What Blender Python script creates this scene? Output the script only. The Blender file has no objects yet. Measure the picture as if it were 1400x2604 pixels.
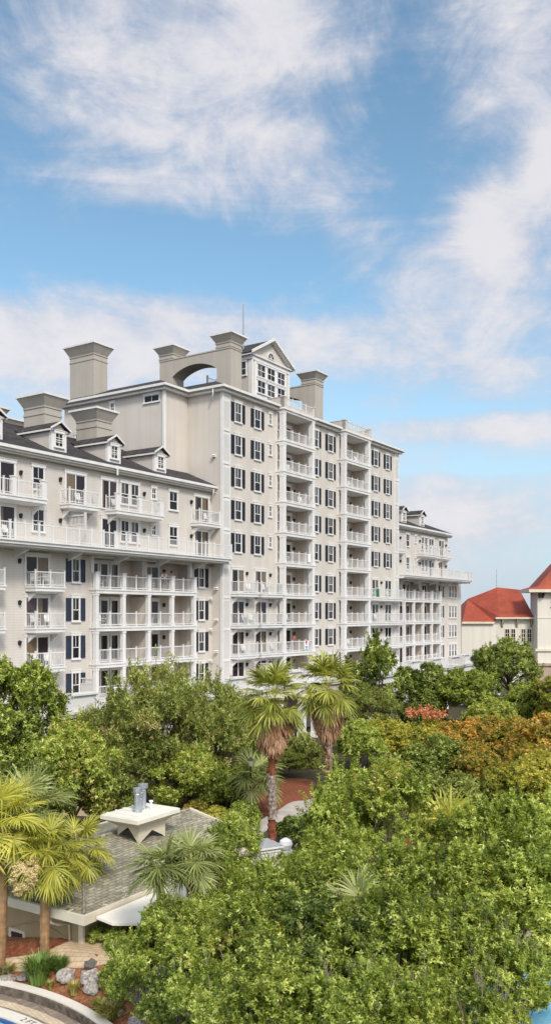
import bpy, bmesh, math, random
import numpy as np
from mathutils import Vector, Matrix
random.seed(7)
PI = math.pi
SC = bpy.context.scene
COL = SC.collection
EYE = 12.0; FPX = 2200.0; HOR = 1562.0

# ------------------------------------------------------------------ helpers
def at(x, y, Y):                       # a point of the photograph at depth Y, in metres
    return Vector(((x-700)/FPX*Y, Y, EYE-(y-HOR)/FPX*Y))
def gp(x, y, z=0.0):                   # a point of the photograph that lies on the ground
    d = (EYE-z)*FPX/(y-HOR)
    return Vector(((x-700)/FPX*d, d, z))

class MB:
    def __init__(s): s.v = []; s.f = []
    def add(s, vs, fs):
        n = len(s.v); s.v += [tuple(v) for v in vs]; s.f += [tuple(n+i for i in f) for f in fs]; return s
    def box(s, x0, x1, y0, y1, z0, z1):
        if x0 > x1: x0, x1 = x1, x0
        if y0 > y1: y0, y1 = y1, y0
        return s.add([(x0,y0,z0),(x1,y0,z0),(x1,y1,z0),(x0,y1,z0),(x0,y0,z1),(x1,y0,z1),(x1,y1,z1),(x0,y1,z1)],
                     [(0,3,2,1),(4,5,6,7),(0,1,5,4),(1,2,6,5),(2,3,7,6),(3,0,4,7)])
    def frustum(s, b0, b1, z0, z1, cap=True):   # b = (x0,x1,y0,y1)
        a = [(b0[0],b0[2],z0),(b0[1],b0[2],z0),(b0[1],b0[3],z0),(b0[0],b0[3],z0)]
        b = [(b1[0],b1[2],z1),(b1[1],b1[2],z1),(b1[1],b1[3],z1),(b1[0],b1[3],z1)]
        f = [(0,1,5,4),(1,2,6,5),(2,3,7,6),(3,0,4,7)]
        if cap: f += [(0,3,2,1),(4,5,6,7)]
        return s.add(a+b, f)
    def prism(s, poly, axis, t0, t1):           # poly in the two other axes, extruded along axis
        n = len(poly)
        def p(u, w, t):
            return (t,u,w) if axis == 'x' else ((u,t,w) if axis == 'y' else (u,w,t))
        vs = [p(u,w,t0) for u,w in poly]+[p(u,w,t1) for u,w in poly]
        fs = [tuple(range(n))[::-1], tuple(range(n,2*n))]+[(i,(i+1)%n,n+(i+1)%n,n+i) for i in range(n)]
        return s.add(vs, fs)
    def tube(s, pts, rads, seg=6, cap=True):
        pts = [Vector(p) for p in pts]; rings = []
        n0 = len(s.v)
        for i, p in enumerate(pts):
            d = (pts[min(i+1,len(pts)-1)]-pts[max(i-1,0)])
            if d.length < 1e-6: d = Vector((0,0,1))
            d.normalize()
            a = d.cross(Vector((0.31,0.95,0.05)) if abs(d.z) > .9 else Vector((0,0,1))).normalized(); b = d.cross(a)
            r = rads[i] if hasattr(rads,'__len__') else rads
            for k in range(seg):
                t = 2*PI*k/seg
                s.v.append(tuple(p+(a*math.cos(t)+b*math.sin(t))*r))
        for i in range(len(pts)-1):
            for k in range(seg):
                o = n0+i*seg; q = (k+1) % seg
                s.f.append((o+k,o+q,o+seg+q,o+seg+k))
        if cap:
            s.f.append(tuple(n0+k for k in range(seg))[::-1]); s.f.append(tuple(n0+(len(pts)-1)*seg+k for k in range(seg)))
        return s
    def lathe(s, prof, seg=12, c=(0,0,0)):
        n0 = len(s.v)
        for r, z in prof:
            for k in range(seg):
                t = 2*PI*k/seg; s.v.append((c[0]+r*math.cos(t), c[1]+r*math.sin(t), c[2]+z))
        for i in range(len(prof)-1):
            for k in range(seg):
                q = (k+1) % seg; o = n0+i*seg
                s.f.append((o+k,o+q,o+seg+q,o+seg+k))
        s.f.append(tuple(n0+k for k in range(seg))[::-1]); s.f.append(tuple(n0+(len(prof)-1)*seg+k for k in range(seg)))
        return s
    def mesh(s, name, m=None, smooth=False):
        me = bpy.data.meshes.new(name); me.from_pydata(s.v, [], s.f); me.update()
        if m: me.materials.append(m)
        if smooth: me.polygons.foreach_set('use_smooth', [True]*len(me.polygons))
        return me
    def build(s, name, m, parent=None, loc=(0,0,0), rot=(0,0,0), smooth=False):
        return ob(name, s.mesh(name, m, smooth), parent, loc, rot)

def ob(name, data, parent=None, loc=(0,0,0), rot=(0,0,0), scale=(1,1,1)):
    o = bpy.data.objects.new(name, data); COL.objects.link(o)
    o.parent = parent; o.location = loc; o.rotation_euler = rot; o.scale = scale
    return o
def tag(o, label, cat, group=None):
    o['label'] = label; o['category'] = cat
    if group: o['group'] = group
    return o
def empty(name, label, cat, loc=(0,0,0), rz=0, group=None):
    return tag(ob(name, None, None, loc, (0,0,rz)), label, cat, group)
def struct(o, kind='structure'):
    o['kind'] = kind; return o
def copy_tree(o, parent=None):
    c = o.copy(); COL.objects.link(c); c.parent = parent
    for ch in list(o.children): copy_tree(ch, c)
    return c
def recolour(o, m):
    for sl in o.material_slots:
        sl.link = 'OBJECT'; sl.material = m

# ------------------------------------------------------------------ materials
def nodes(name):
    m = bpy.data.materials.new(name); m.use_nodes = True
    nt = m.node_tree; nt.nodes.clear()
    out = nt.nodes.new('ShaderNodeOutputMaterial'); bs = nt.nodes.new('ShaderNodeBsdfPrincipled')
    nt.links.new(bs.outputs[0], out.inputs[0])
    return m, nt, bs, out
def N(nt, t, **k):
    n = nt.nodes.new(t)
    for a, b in k.items(): setattr(n, a, b)
    return n
def ramp(nt, src, stops):
    r = N(nt, 'ShaderNodeValToRGB'); e = r.color_ramp.elements
    while len(e) < len(stops): e.new(0.5)
    for i, (p, c) in enumerate(stops):
        e[i].position = p; e[i].color = (c[0],c[1],c[2],1)
    nt.links.new(src, r.inputs[0]); return r.outputs[0]
def noise(nt, scale, detail=4, stretch=None, rough=.55, coord='Object'):
    tc = N(nt, 'ShaderNodeTexCoord'); v = tc.outputs[coord]
    if stretch:
        mp = N(nt, 'ShaderNodeMapping'); mp.inputs['Scale'].default_value = stretch; nt.links.new(v, mp.inputs[0]); v = mp.outputs[0]
    n = N(nt, 'ShaderNodeTexNoise'); n.inputs['Scale'].default_value = scale; n.inputs['Detail'].default_value = detail; n.inputs['Roughness'].default_value = rough
    nt.links.new(v, n.inputs['Vector']); return n.outputs['Fac']
def mul(nt, a, b, op='MULTIPLY'):
    m = N(nt, 'ShaderNodeMath', operation=op)
    for i, x in enumerate((a, b)):
        if isinstance(x, (int, float)): m.inputs[i].default_value = x
        else: nt.links.new(x, m.inputs[i])
    return m.outputs[0]
def mixc(nt, f, a, b, mode='MIX'):
    m = N(nt, 'ShaderNodeMix', data_type='RGBA', blend_type=mode)
    for s, x in ((0, f), (6, a), (7, b)):
        if isinstance(x, (int, float)): m.inputs[s].default_value = x
        elif isinstance(x, tuple): m.inputs[s].default_value = (x[0],x[1],x[2],1)
        else: nt.links.new(x, m.inputs[s])
    return m.outputs[2]
def bump(nt, bs, h, dist=.02, strength=.5):
    b = N(nt, 'ShaderNodeBump'); b.inputs['Distance'].default_value = dist; b.inputs['Strength'].default_value = strength
    nt.links.new(h, b.inputs['Height']); nt.links.new(b.outputs[0], bs.inputs['Normal'])
def sc(c, k): return tuple(min(1, x*k) for x in c)

def plain(name, c, rough=.7, var=.12, scale=1.5, spec=.3, metal=0, fine=None, streak=False):
    m, nt, bs, out = nodes(name)
    n = noise(nt, scale, 5)
    col = ramp(nt, n, [(.25, sc(c, 1-var)), (.75, sc(c, 1+var))])
    if streak:
        n2 = noise(nt, .8, 4, (1.6, 1.6, .07))
        col = mixc(nt, 1.0, col, ramp(nt, n2, [(.3, (.90,.895,.885)), (.62, (1,1,1))]), 'MULTIPLY')
    nt.links.new(col, bs.inputs['Base Color'])
    bs.inputs['Roughness'].default_value = rough; bs.inputs['Specular IOR Level'].default_value = spec; bs.inputs['Metallic'].default_value = metal
    if fine:
        bump(nt, bs, noise(nt, fine[0], 3), fine[1], fine[2])
    return m
def siding(name, c, period=.19):
    m, nt, bs, out = nodes(name)
    tc = N(nt, 'ShaderNodeTexCoord'); sp = N(nt, 'ShaderNodeSeparateXYZ'); nt.links.new(tc.outputs['Object'], sp.inputs[0])
    fr = mul(nt, mul(nt, sp.outputs[2], 1/period), 1.0, 'FRACT')
    line = ramp(nt, fr, [(0, (.74,.74,.74)), (.12, (.97,.97,.97)), (.9, (1,1,1)), (1, (.88,.88,.88))])
    col = ramp(nt, noise(nt, .5, 5), [(.3, sc(c,.94)), (.7, sc(c,1.05))])
    st = ramp(nt, noise(nt, .9, 4, (1.4,1.4,.08)), [(.3, (.91,.905,.895)), (.6, (1,1,1))])
    col = mixc(nt, 1.0, mixc(nt, 1.0, col, line, 'MULTIPLY'), st, 'MULTIPLY')
    nt.links.new(col, bs.inputs['Base Color']); bs.inputs['Roughness'].default_value = .7; bs.inputs['Specular IOR Level'].default_value = .25
    bump(nt, bs, fr, .02, .5)
    return m
def glass(name, dark, light):
    m, nt, bs, out = nodes(name)
    oi = N(nt, 'ShaderNodeObjectInfo'); tc = N(nt, 'ShaderNodeTexCoord')
    w = N(nt, 'ShaderNodeTexWave', wave_type='BANDS', bands_direction='X'); w.inputs['Scale'].default_value = 2.6; w.inputs['Distortion'].default_value = 1.5
    nt.links.new(tc.outputs['Object'], w.inputs[0])
    sp = N(nt, 'ShaderNodeSeparateXYZ'); nt.links.new(tc.outputs['Generated'], sp.inputs[0])
    # drawn curtains cover a different part of every window
    wd = mul(nt, mul(nt, oi.outputs['Random'], 1.3), .25, 'SUBTRACT')
    cur = mul(nt, sp.outputs[0], wd, 'LESS_THAN')
    wn = N(nt, 'ShaderNodeTexWhiteNoise', noise_dimensions='1D'); nt.links.new(mul(nt, oi.outputs['Random'], 91.7), wn.inputs['W'])
    has = mul(nt, wn.outputs['Value'], .38, 'GREATER_THAN')
    cur = mul(nt, cur, has)
    fold = ramp(nt, w.outputs['Fac'], [(0, sc(light,.45)), (1, light)])
    base = mixc(nt, mul(nt, oi.outputs['Random'], 2.0, 'POWER'), dark, sc(dark, 6))
    col = mixc(nt, mul(nt, cur, .75), base, fold)
    nt.links.new(col, bs.inputs['Base Color']); bs.inputs['Roughness'].default_value = .06; bs.inputs['Specular IOR Level'].default_value = .35
    bump(nt, bs, noise(nt, 1.1, 2), .02, .12)
    return m
def shingle(name, c, axis='x', bw=.3, rh=.14, var=.35):
    m, nt, bs, out = nodes(name)
    tc = N(nt, 'ShaderNodeTexCoord'); mp = N(nt, 'ShaderNodeMapping'); nt.links.new(tc.outputs['Object'], mp.inputs[0])
    if axis == 'y': mp.inputs['Rotation'].default_value = (0,0,PI/2)
    b = N(nt, 'ShaderNodeTexBrick'); nt.links.new(mp.outputs[0], b.inputs[0])
    b.inputs['Scale'].default_value = 1; b.inputs['Brick Width'].default_value = bw; b.inputs['Row Height'].default_value = rh
    b.inputs['Mortar Size'].default_value = .014; b.inputs['Mortar Smooth'].default_value = .3; b.inputs['Bias'].default_value = 0
    b.inputs['Color1'].default_value = (*sc(c,1-var),1); b.inputs['Color2'].default_value = (*sc(c,1+var),1); b.inputs['Mortar'].default_value = (*sc(c,.45),1)
    big = ramp(nt, noise(nt, .35, 4), [(.3,(.82,.84,.8)),(.7,(1.1,1.08,1.05))])
    spk = ramp(nt, noise(nt, 9, 3), [(.35,(.72,.72,.72)),(.65,(1.15,1.15,1.15))])
    col = mixc(nt, 1.0, mixc(nt, 1.0, b.outputs['Color'], big, 'MULTIPLY'), spk, 'MULTIPLY')
    nt.links.new(col, bs.inputs['Base Color']); bs.inputs['Roughness'].default_value = .9; bs.inputs['Specular IOR Level'].default_value = .15
    bump(nt, bs, b.outputs['Fac'], -.015, .6)
    return m
def leafmat(name, dark, mid, light, trans=.3, rough=.5, mixin=None):
    m, nt, bs, out = nodes(name)
    a = N(nt, 'ShaderNodeAttribute', attribute_name='tint')
    oi = N(nt, 'ShaderNodeObjectInfo')
    f = mul(nt, a.outputs['Fac'], mul(nt, mul(nt, oi.outputs['Random'], .26), .13, 'SUBTRACT'), 'ADD')
    stops = [(.08, dark), (.5, mid), (.9, light)]
    if mixin: stops.append((.985, mixin))
    col = ramp(nt, f, stops)
    nt.links.new(col, bs.inputs['Base Color']); bs.inputs['Roughness'].default_value = rough; bs.inputs['Specular IOR Level'].default_value = .5
    tr = N(nt, 'ShaderNodeBsdfTranslucent'); nt.links.new(mixc(nt, 1.0, col, (1.25,1.2,.5), 'MULTIPLY'), tr.inputs[0])
    mx = N(nt, 'ShaderNodeMixShader'); mx.inputs[0].default_value = trans
    nt.links.new(bs.outputs[0], mx.inputs[1]); nt.links.new(tr.outputs[0], mx.inputs[2]); nt.links.new(mx.outputs[0], out.inputs[0])
    return m
def bark(name, a, b, scale=6, stretch=(1,1,.25)):
    m, nt, bs, out = nodes(name)
    n = noise(nt, scale, 5, stretch)
    nt.links.new(ramp(nt, n, [(.3, a), (.7, b)]), bs.inputs['Base Color']); bs.inputs['Roughness'].default_value = .9
    bump(nt, bs, n, .03, .8)
    return m
def ground_mat(name, stops, scale, bscale, bdist, detail=6):
    m, nt, bs, out = nodes(name)
    c = ramp(nt, noise(nt, scale, detail, rough=.65), stops)
    big = ramp(nt, noise(nt, .25, 3), [(.3,(.8,.8,.8)),(.7,(1.1,1.1,1.1))])
    nt.links.new(mixc(nt, 1.0, c, big, 'MULTIPLY'), bs.inputs['Base Color']); bs.inputs['Roughness'].default_value = .9; bs.inputs['Specular IOR Level'].default_value = .2
    bump(nt, bs, noise(nt, bscale, 5), bdist, .8)
    return m
def pavers(name, c1, c2, mortar, w=.28, h=.14, rot=.6):
    m, nt, bs, out = nodes(name)
    tc = N(nt, 'ShaderNodeTexCoord'); mp = N(nt, 'ShaderNodeMapping'); nt.links.new(tc.outputs['Object'], mp.inputs[0]); mp.inputs['Rotation'].default_value = (0,0,rot)
    b = N(nt, 'ShaderNodeTexBrick'); nt.links.new(mp.outputs[0], b.inputs[0]); b.inputs['Scale'].default_value = 1
    b.inputs['Brick Width'].default_value = w; b.inputs['Row Height'].default_value = h; b.inputs['Mortar Size'].default_value = .01
    b.inputs['Color1'].default_value = (*c1,1); b.inputs['Color2'].default_value = (*c2,1); b.inputs['Mortar'].default_value = (*mortar,1)
    big = ramp(nt, noise(nt, .9, 5), [(.3,(.82,.82,.82)),(.7,(1.12,1.1,1.08))])
    nt.links.new(mixc(nt, 1.0, b.outputs['Color'], big, 'MULTIPLY'), bs.inputs['Base Color']); bs.inputs['Roughness'].default_value = .8
    bump(nt, bs, b.outputs['Fac'], -.006, .6)
    return m

def seamed(name, c, pitch=.42):
    m, nt, bs, out = nodes(name)
    tc = N(nt, 'ShaderNodeTexCoord'); sp = N(nt, 'ShaderNodeSeparateXYZ'); nt.links.new(tc.outputs['Object'], sp.inputs[0])
    fr = mul(nt, mul(nt, sp.outputs[0], 1/pitch), 1.0, 'FRACT')
    line = ramp(nt, fr, [(0,(.62,.6,.6)),(.14,(1,1,1)),(.86,(1,1,1)),(1,(1.25,1.2,1.2))])
    col = mixc(nt, 1.0, ramp(nt, noise(nt, .35, 6), [(.28, sc(c,.72)), (.72, sc(c,1.18))]), line, 'MULTIPLY')
    col = mixc(nt, 1.0, col, ramp(nt, noise(nt, .7, 5, (1.5,1.5,.12)), [(.3,(.8,.82,.84)),(.65,(1,1,1))]), 'MULTIPLY')
    nt.links.new(col, bs.inputs['Base Color']); bs.inputs['Roughness'].default_value = .6; bs.inputs['Specular IOR Level'].default_value = .25
    bump(nt, bs, fr, .04, .4); return m
WALLC = (.56,.52,.47); SIDEC = (.585,.545,.495)
M = dict(
 stucco=plain('stucco_wall', WALLC, .85, .05, .35, .2, 0, (7,.01,.35), True),
 siding=siding('lap_siding', SIDEC),
 chim=plain('chimney_stucco', (.415,.382,.335), .85, .05, .6, .2, 0, (8,.01,.3), True),
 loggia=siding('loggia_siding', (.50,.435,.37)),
 trim=plain('white_trim', (.68,.67,.655), .55, .05, 1.2, .3, 0, None, True),
 panel=plain('panel_paint', (.52,.51,.485), .6, .05, 1.0, .3),
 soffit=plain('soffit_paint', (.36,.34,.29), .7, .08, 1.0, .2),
 rail=plain('rail_paint', (.64,.635,.625), .5, .04, 2, .3),
 shutter=plain('dark_shutter', (.014,.017,.024), .5, .25, 3, .35),
 navy=plain('navy_shutter', (.025,.035,.06), .5, .25, 3, .35),
 glass=glass('window_glass', (.010,.009,.010), (.16,.145,.13)),
 doorglass=glass('door_glass', (.012,.008,.009), (.25,.19,.11)),
 dark=plain('dark_metal', (.015,.015,.016), .5, .2, 4, .4),
 roof=shingle('dark_shingles', (.062,.056,.058), 'x', .35, .16, .4),
 roofside=shingle('dark_shingles_turned', (.062,.056,.058), 'y', .35, .16, .4),
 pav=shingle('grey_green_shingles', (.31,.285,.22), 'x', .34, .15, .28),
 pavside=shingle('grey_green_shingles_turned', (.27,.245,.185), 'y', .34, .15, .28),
 cream=plain('cream_paint', (.62,.56,.44), .6, .06, 1.2, .3, 0, None, True),
 creamwhite=plain('cream_white_metal', (.74,.71,.62), .45, .05, 1.5, .4, 0, None, True),
 tanwall=plain('tan_plaster', (.36,.285,.165), .85, .1, .9, .2, 0, (9,.01,.3), True),
 steel=plain('galvanised_steel', (.52,.56,.6), .38, .18, 5, .5, .75),
 redroof=seamed('red_metal_roof', (.33,.068,.036)),
 beige=plain('pale_beige_wall', (.62,.59,.52), .8, .04, .3, .2, 0, None, True),
 stone=plain('pinkish_stone', (.36,.28,.22), .85, .2, 2.5, .2, 0, (5,.02,.5)),
 white=plain('bright_white_plaster', (.8,.8,.79), .6, .05, 1.5, .3, 0, None, True),
 slate=plain('grey_slate', (.28,.29,.3), .7, .15, 3, .3),
 brick=pavers('brick_pier_brick', (.2,.1,.07), (.28,.15,.1), (.3,.26,.22), .22, .075, 0),
 rock=ground_mat('limestone_rock', [(.3,(.14,.12,.10)),(.5,(.40,.36,.33)),(.7,(.62,.58,.54))], 4, 7, .06),
 darkrock=ground_mat('dark_rock', [(.3,(.06,.055,.05)),(.7,(.25,.23,.21))], 5, 7, .06),
 chair=plain('white_plastic', (.78,.78,.77), .4, .04, 3, .4),
 towelwhite=plain('white_towel_cloth', (.8,.8,.8), .95, .05, 4, .1),
 cloth_red=plain('red_cloth', (.42,.05,.035), .9, .15, 6, .1),
 cloth_blue=plain('pale_blue_cloth', (.18,.38,.62), .9, .15, 6, .1),
 cloth_pink=plain('pink_cloth', (.55,.24,.2), .9, .15, 6, .1),
 skin=plain('skin', (.38,.19,.12), .55, .08, 8, .35),
 hair=plain('brown_hair', (.03,.018,.012), .6, .2, 9, .3),
 green=plain('green_cloth', (.02,.16,.1), .9, .2, 5, .1),
)

# ------------------------------------------------------------------ camera, light, sky
cam = bpy.data.cameras.new('camera'); cam.sensor_fit = 'AUTO'; cam.sensor_width = 36
cam.lens = 36*FPX/2604; cam.shift_y = 260/2604; cam.clip_end = 9000; cam.clip_start = .1
co = ob('camera', cam, None, (0,0,EYE), (PI/2,0,0)); SC.camera = co
SUN_AZ = math.atan2(.34, -.94); SUN_EL = math.radians(43)
sd = Vector((math.sin(SUN_AZ)*math.cos(SUN_EL), math.cos(SUN_AZ)*math.cos(SUN_EL), math.sin(SUN_EL)))
sl = bpy.data.lights.new('sun', 'SUN'); sl.energy = 3.2; sl.angle = math.radians(11); sl.color = (1,.93,.82)
so = ob('sun', sl); so.rotation_euler = sd.to_track_quat('Z','Y').to_euler()

def make_world():
    w = bpy.data.worlds.new('World'); SC.world = w; w.use_nodes = True
    nt = w.node_tree; nt.nodes.clear()
    out = N(nt, 'ShaderNodeOutputWorld'); bg = N(nt, 'ShaderNodeBackground'); nt.links.new(bg.outputs[0], out.inputs[0])
    bg.inputs['Strength'].default_value = .15
    sky = N(nt, 'ShaderNodeTexSky', sky_type='NISHITA'); sky.sun_disc = False
    sky.sun_elevation = SUN_EL; sky.sun_rotation = SUN_AZ; sky.altitude = 10; sky.dust_density = .6; sky.ozone_density = 1.6
    tc = N(nt, 'ShaderNodeTexCoord'); d = tc.outputs['Generated']
    def tex(scale, detail, stretch, loc=(0,0,0), rough=.6, dist=0.0, rot=(0,0,0)):
        mp = N(nt, 'ShaderNodeMapping'); mp.inputs['Scale'].default_value = stretch; mp.inputs['Location'].default_value = loc; mp.inputs['Rotation'].default_value = rot
        nt.links.new(d, mp.inputs[0])
        n = N(nt, 'ShaderNodeTexNoise'); n.inputs['Scale'].default_value = scale; n.inputs['Detail'].default_value = detail
        n.inputs['Roughness'].default_value = rough; n.inputs['Distortion'].default_value = dist
        nt.links.new(mp.outputs[0], n.inputs['Vector']); return n.outputs['Fac']
    big = tex(2.6, 9, (1,1,1.5), (.3,.1,.2), .62, .9)
    fine = tex(8, 12, (1,1,1.6), (2.3,.6,.9), .68, .7, (0,.5,0))
    wisp = tex(4.2, 10, (.5,1,3.4), (4.1,1.2,.3), .66, .8, (0,-.12,0))
    puff = tex(17, 12, (1,1,1.3), (7.3,3.1,1.7), .66, .25)
    # soft banks of cloud in given directions (a real place in the sky, seen from anywhere)
    banks = [  # px x, y, half width, half height, weight
        (560,230,310,190,.23), (150,110,240,190,.20), (690,40,120,120,.22), (860,150,110,60,.16), (800,400,240,110,.16), (330,480,190,50,.17),
        (1280,90,230,150,.14), (1250,240,120,60,.10), (1225,550,70,75,.42), (1285,640,65,70,.38), (1400,420,70,110,.42), (1120,680,150,110,.08), (1300,770,250,130,.14),
        (60,850,240,130,.28), (420,800,210,70,.26), (780,870,260,90,.22), (1100,930,300,80,.20), (350,920,300,90,.26), (1250,1090,320,45,.32), (1050,1330,450,110,.36), (900,580,120,60,.12),
        (250,640,380,100,-.22), (640,660,240,80,-.22), (1020,250,140,170,-.24), (60,370,160,110,-.16), (1050,480,150,80,-.14), (870,770,120,40,-.14), (1260,1190,260,18,-.24), (1180,1040,260,14,-.14), (1330,860,120,40,-.12), (450,870,120,20,-.12), (900,1065,200,16,-.14), (1290,1430,240,60,-.14)]
    acc = None
    for x, y, hw, hh, wt in banks:
        v = Vector(((x-700)/FPX, 1, (HOR-y)/FPX)); L = v.length; v /= L
        sub = N(nt, 'ShaderNodeVectorMath', operation='SUBTRACT'); nt.links.new(d, sub.inputs[0]); sub.inputs[1].default_value = v
        ml = N(nt, 'ShaderNodeVectorMath', operation='MULTIPLY'); nt.links.new(sub.outputs[0], ml.inputs[0]); ml.inputs[1].default_value = (FPX*L/hw, FPX*L/max(hw,hh)*.6, FPX*L/hh)
        ln = N(nt, 'ShaderNodeVectorMath', operation='LENGTH'); nt.links.new(ml.outputs[0], ln.inputs[0])
        g = mul(nt, mul(nt, ln.outputs['Value'], ln.outputs['Value']), -.9)
        e = N(nt, 'ShaderNodeMath', operation='EXPONENT'); nt.links.new(g, e.inputs[0])
        t = mul(nt, e.outputs[0], wt)
        acc = t if acc is None else mul(nt, acc, t, 'ADD')
    dens = mul(nt, mul(nt, mul(nt, big, .62), mul(nt, fine, .66), 'ADD'), mul(nt, mul(nt, wisp, .58), mul(nt, puff, .30), 'ADD'), 'ADD')
    dens = mul(nt, dens, mul(nt, acc, .95), 'ADD')
    mr = N(nt, 'ShaderNodeMapRange', interpolation_type='SMOOTHSTEP'); nt.links.new(dens, mr.inputs[0])
    mr.inputs[1].default_value = .98; mr.inputs[2].default_value = 1.46
    cov = mr.outputs[0]
    dt = N(nt, 'ShaderNodeVectorMath', operation='DOT_PRODUCT'); nt.links.new(d, dt.inputs[0]); dt.inputs[1].default_value = sd
    near = N(nt, 'ShaderNodeMapRange', interpolation_type='SMOOTHSTEP'); nt.links.new(dt.outputs['Value'], near.inputs[0]); near.inputs[1].default_value = .05; near.inputs[2].default_value = .95
    cov = mul(nt, cov, mul(nt, near.outputs[0], .8), 'MAXIMUM')          # haze added around the sun, behind the camera, as soft frontal fill
    # cloud colour: grey lavender in the thin parts and shaded folds, warm white in the thick puffs
    mr2 = N(nt, 'ShaderNodeMapRange', interpolation_type='SMOOTHSTEP'); nt.links.new(mul(nt, mul(nt, dens, mul(nt, fine, .5), 'ADD'), mul(nt, puff, .7), 'ADD'), mr2.inputs[0]); mr2.inputs[1].default_value = 1.5; mr2.inputs[2].default_value = 2.25
    ccol = mixc(nt, mr2.outputs[0], (3.75,3.95,4.75), (5.55,5.4,5.55))
    ccol = mixc(nt, 1.0, ccol, mixc(nt, near.outputs[0], (1,1,1), (3.3,3.1,2.8)), 'MULTIPLY')  # clouds brightened towards the sun, added fill from out of view
    blue = mixc(nt, 1.0, sky.outputs[0], SKYMUL, 'MULTIPLY')
    sp = N(nt, 'ShaderNodeSeparateXYZ'); nt.links.new(d, sp.inputs[0])
    hz = N(nt, 'ShaderNodeMapRange', interpolation_type='SMOOTHSTEP'); nt.links.new(sp.outputs[2], hz.inputs[0]); hz.inputs[1].default_value = .34; hz.inputs[2].default_value = -.02
    blue = mixc(nt, mul(nt, hz.outputs[0], .93), blue, (3.5,4.15,5.0))
    nt.links.new(mixc(nt, mul(nt, cov, .93), blue, ccol), bg.inputs[0])
SKYMUL = (1.18,1.36,1.24)
make_world()
SC.view_settings.view_transform = 'Standard'; SC.view_settings.look = 'None'; SC.view_settings.exposure = 0; SC.view_settings.gamma = 1
SC.render.resolution_x = 550; SC.render.resolution_y = 1024
SC.cycles.max_bounces = 6; SC.cycles.diffuse_bounces = 3; SC.cycles.transparent_max_bounces = 8
# ================================================================== the hotel
# local axes of the building: x along the front, y into the building, z up; the front of the tall block is y = 0
O = Vector((-4.859, 79.188, 0)); ROT = math.atan2(.8349, .5503)
HOTEL = empty('hotel_building', 'huge pale beige hotel with nine storey central block, white balconies, dark shutters and stout chimneys', 'hotel', O, ROT)
FL = [5.35, 8.2, 11.05, 14.0, 17.2, 20.25, 23.3, 26.35, 29.4]
_cache = {}
def cached(key, fn):
    if key not in _cache: _cache[key] = fn()
    return _cache[key]
def hp(mb, name, mat, parent=None, **k): return mb.build(name, M[mat], parent or HOTEL, **k)

def window(a0, a1, z0, z1, b, shutters=False, cols=2, shut='shutter', rz=0, sides=(1,1), rows=1):
    """a sash window: casing with head and sill, meeting rail and bars; pane and shutters are its parts"""
    w, h = a1-a0, z1-z0; r = lambda v: round(v, 2)
    def fr():
        m = MB(); t = .10
        m.box(-t,0,-.09,.0,0,h); m.box(w,w+t,-.09,.0,0,h)
        m.box(-t-.06,w+t+.06,-.12,.0,h,h+.2); m.box(-t-.1,w+t+.1,-.15,.0,h+.2,h+.26); m.box(-t-.05,w+t+.05,-.14,.0,-.12,0)
        if h > .8 and cols: m.box(0,w,-.07,-.004,h*.48-.03,h*.48+.03)
        for k in range(1, cols):
            m.box(w*k/cols-.018,w*k/cols+.018,-.06,-.004,h*.52 if rows == 1 and h > 1.3 else 0,h)
        for k in range(1, rows): m.box(0,w,-.055,-.004,h*k/rows-.025,h*k/rows+.025)
        m.box(0,.03,-.065,-.004,0,h); m.box(w-.03,w,-.065,-.004,0,h); m.box(.03,w-.03,-.065,-.004,0,.04); m.box(.03,w-.03,-.065,-.004,h-.035,h)
        return m.mesh('window', M['trim'])
    def pn(): return MB().box(.02,w-.02,-.03,-.001,.02,h-.02).mesh('pane', M['glass'])
    def sh():
        m = MB(); sw = .5
        m.box(0,sw,-.05,0,0,h); m.box(0,.06,-.075,-.05,0,h); m.box(sw-.06,sw,-.075,-.05,0,h)
        for k in (0,.5,1): m.box(.06,sw-.06,-.075,-.05,max(0,h*k-.05),min(h,h*k+.05))
        for k in range(int(h/.11)):
            z = .06+k*.11
            if z+.06 < h-.05: m.box(.06,sw-.06,-.066,-.05,z,z+.05)
        return m.mesh('shutter', M[shut])
    o = ob('window', cached(('w',r(w),r(h),cols,rows), fr), HOTEL, (a0,b,z0), (0,0,rz))
    ob('pane', cached(('p',r(w),r(h)), pn), o)
    if shutters:
        me = cached(('s',r(h),shut), sh)
        if sides[0]: ob('shutter', me, o, (-.13-.5,-.001,0))
        if sides[1]: ob('shutter', me, o, (w+.13,-.001,0))
    return o
def door(a0, a1, z0, z1, b, leaves=2):
    """a glazed sliding door in a white frame"""
    w, h = a1-a0, z1-z0; r = lambda v: round(v, 2)
    def fr():
        m = MB(); t = .12
        m.box(-t,0,-.1,0,0,h); m.box(w,w+t,-.1,0,0,h); m.box(-t-.04,w+t+.04,-.12,0,h,h+.2); m.box(-t-.08,w+t+.08,-.15,0,h+.2,h+.26)
        for k in range(leaves):
            x0, x1 = w*k/leaves, w*(k+1)/leaves
            m.box(x0,x0+.045,-.075,-.004,0,h); m.box(x1-.045,x1,-.075,-.004,0,h); m.box(x0+.045,x1-.045,-.075,-.004,0,.1); m.box(x0+.045,x1-.045,-.075,-.004,h-.06,h)
        return m.mesh('sliding_door', M['trim'])
    def pn(): return MB().box(.02,w/leaves-.02,-.03,-.001,.02,h-.02).mesh('pane', M['doorglass'])
    o = ob('sliding_door', cached(('d',r(w),r(h),leaves), fr), HOTEL, (a0,b,z0))
    me = cached(('dp',r(w/leaves),r(h)), pn)
    for k in range(leaves): ob('pane', me, o, (w*k/leaves,0,0))
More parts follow.
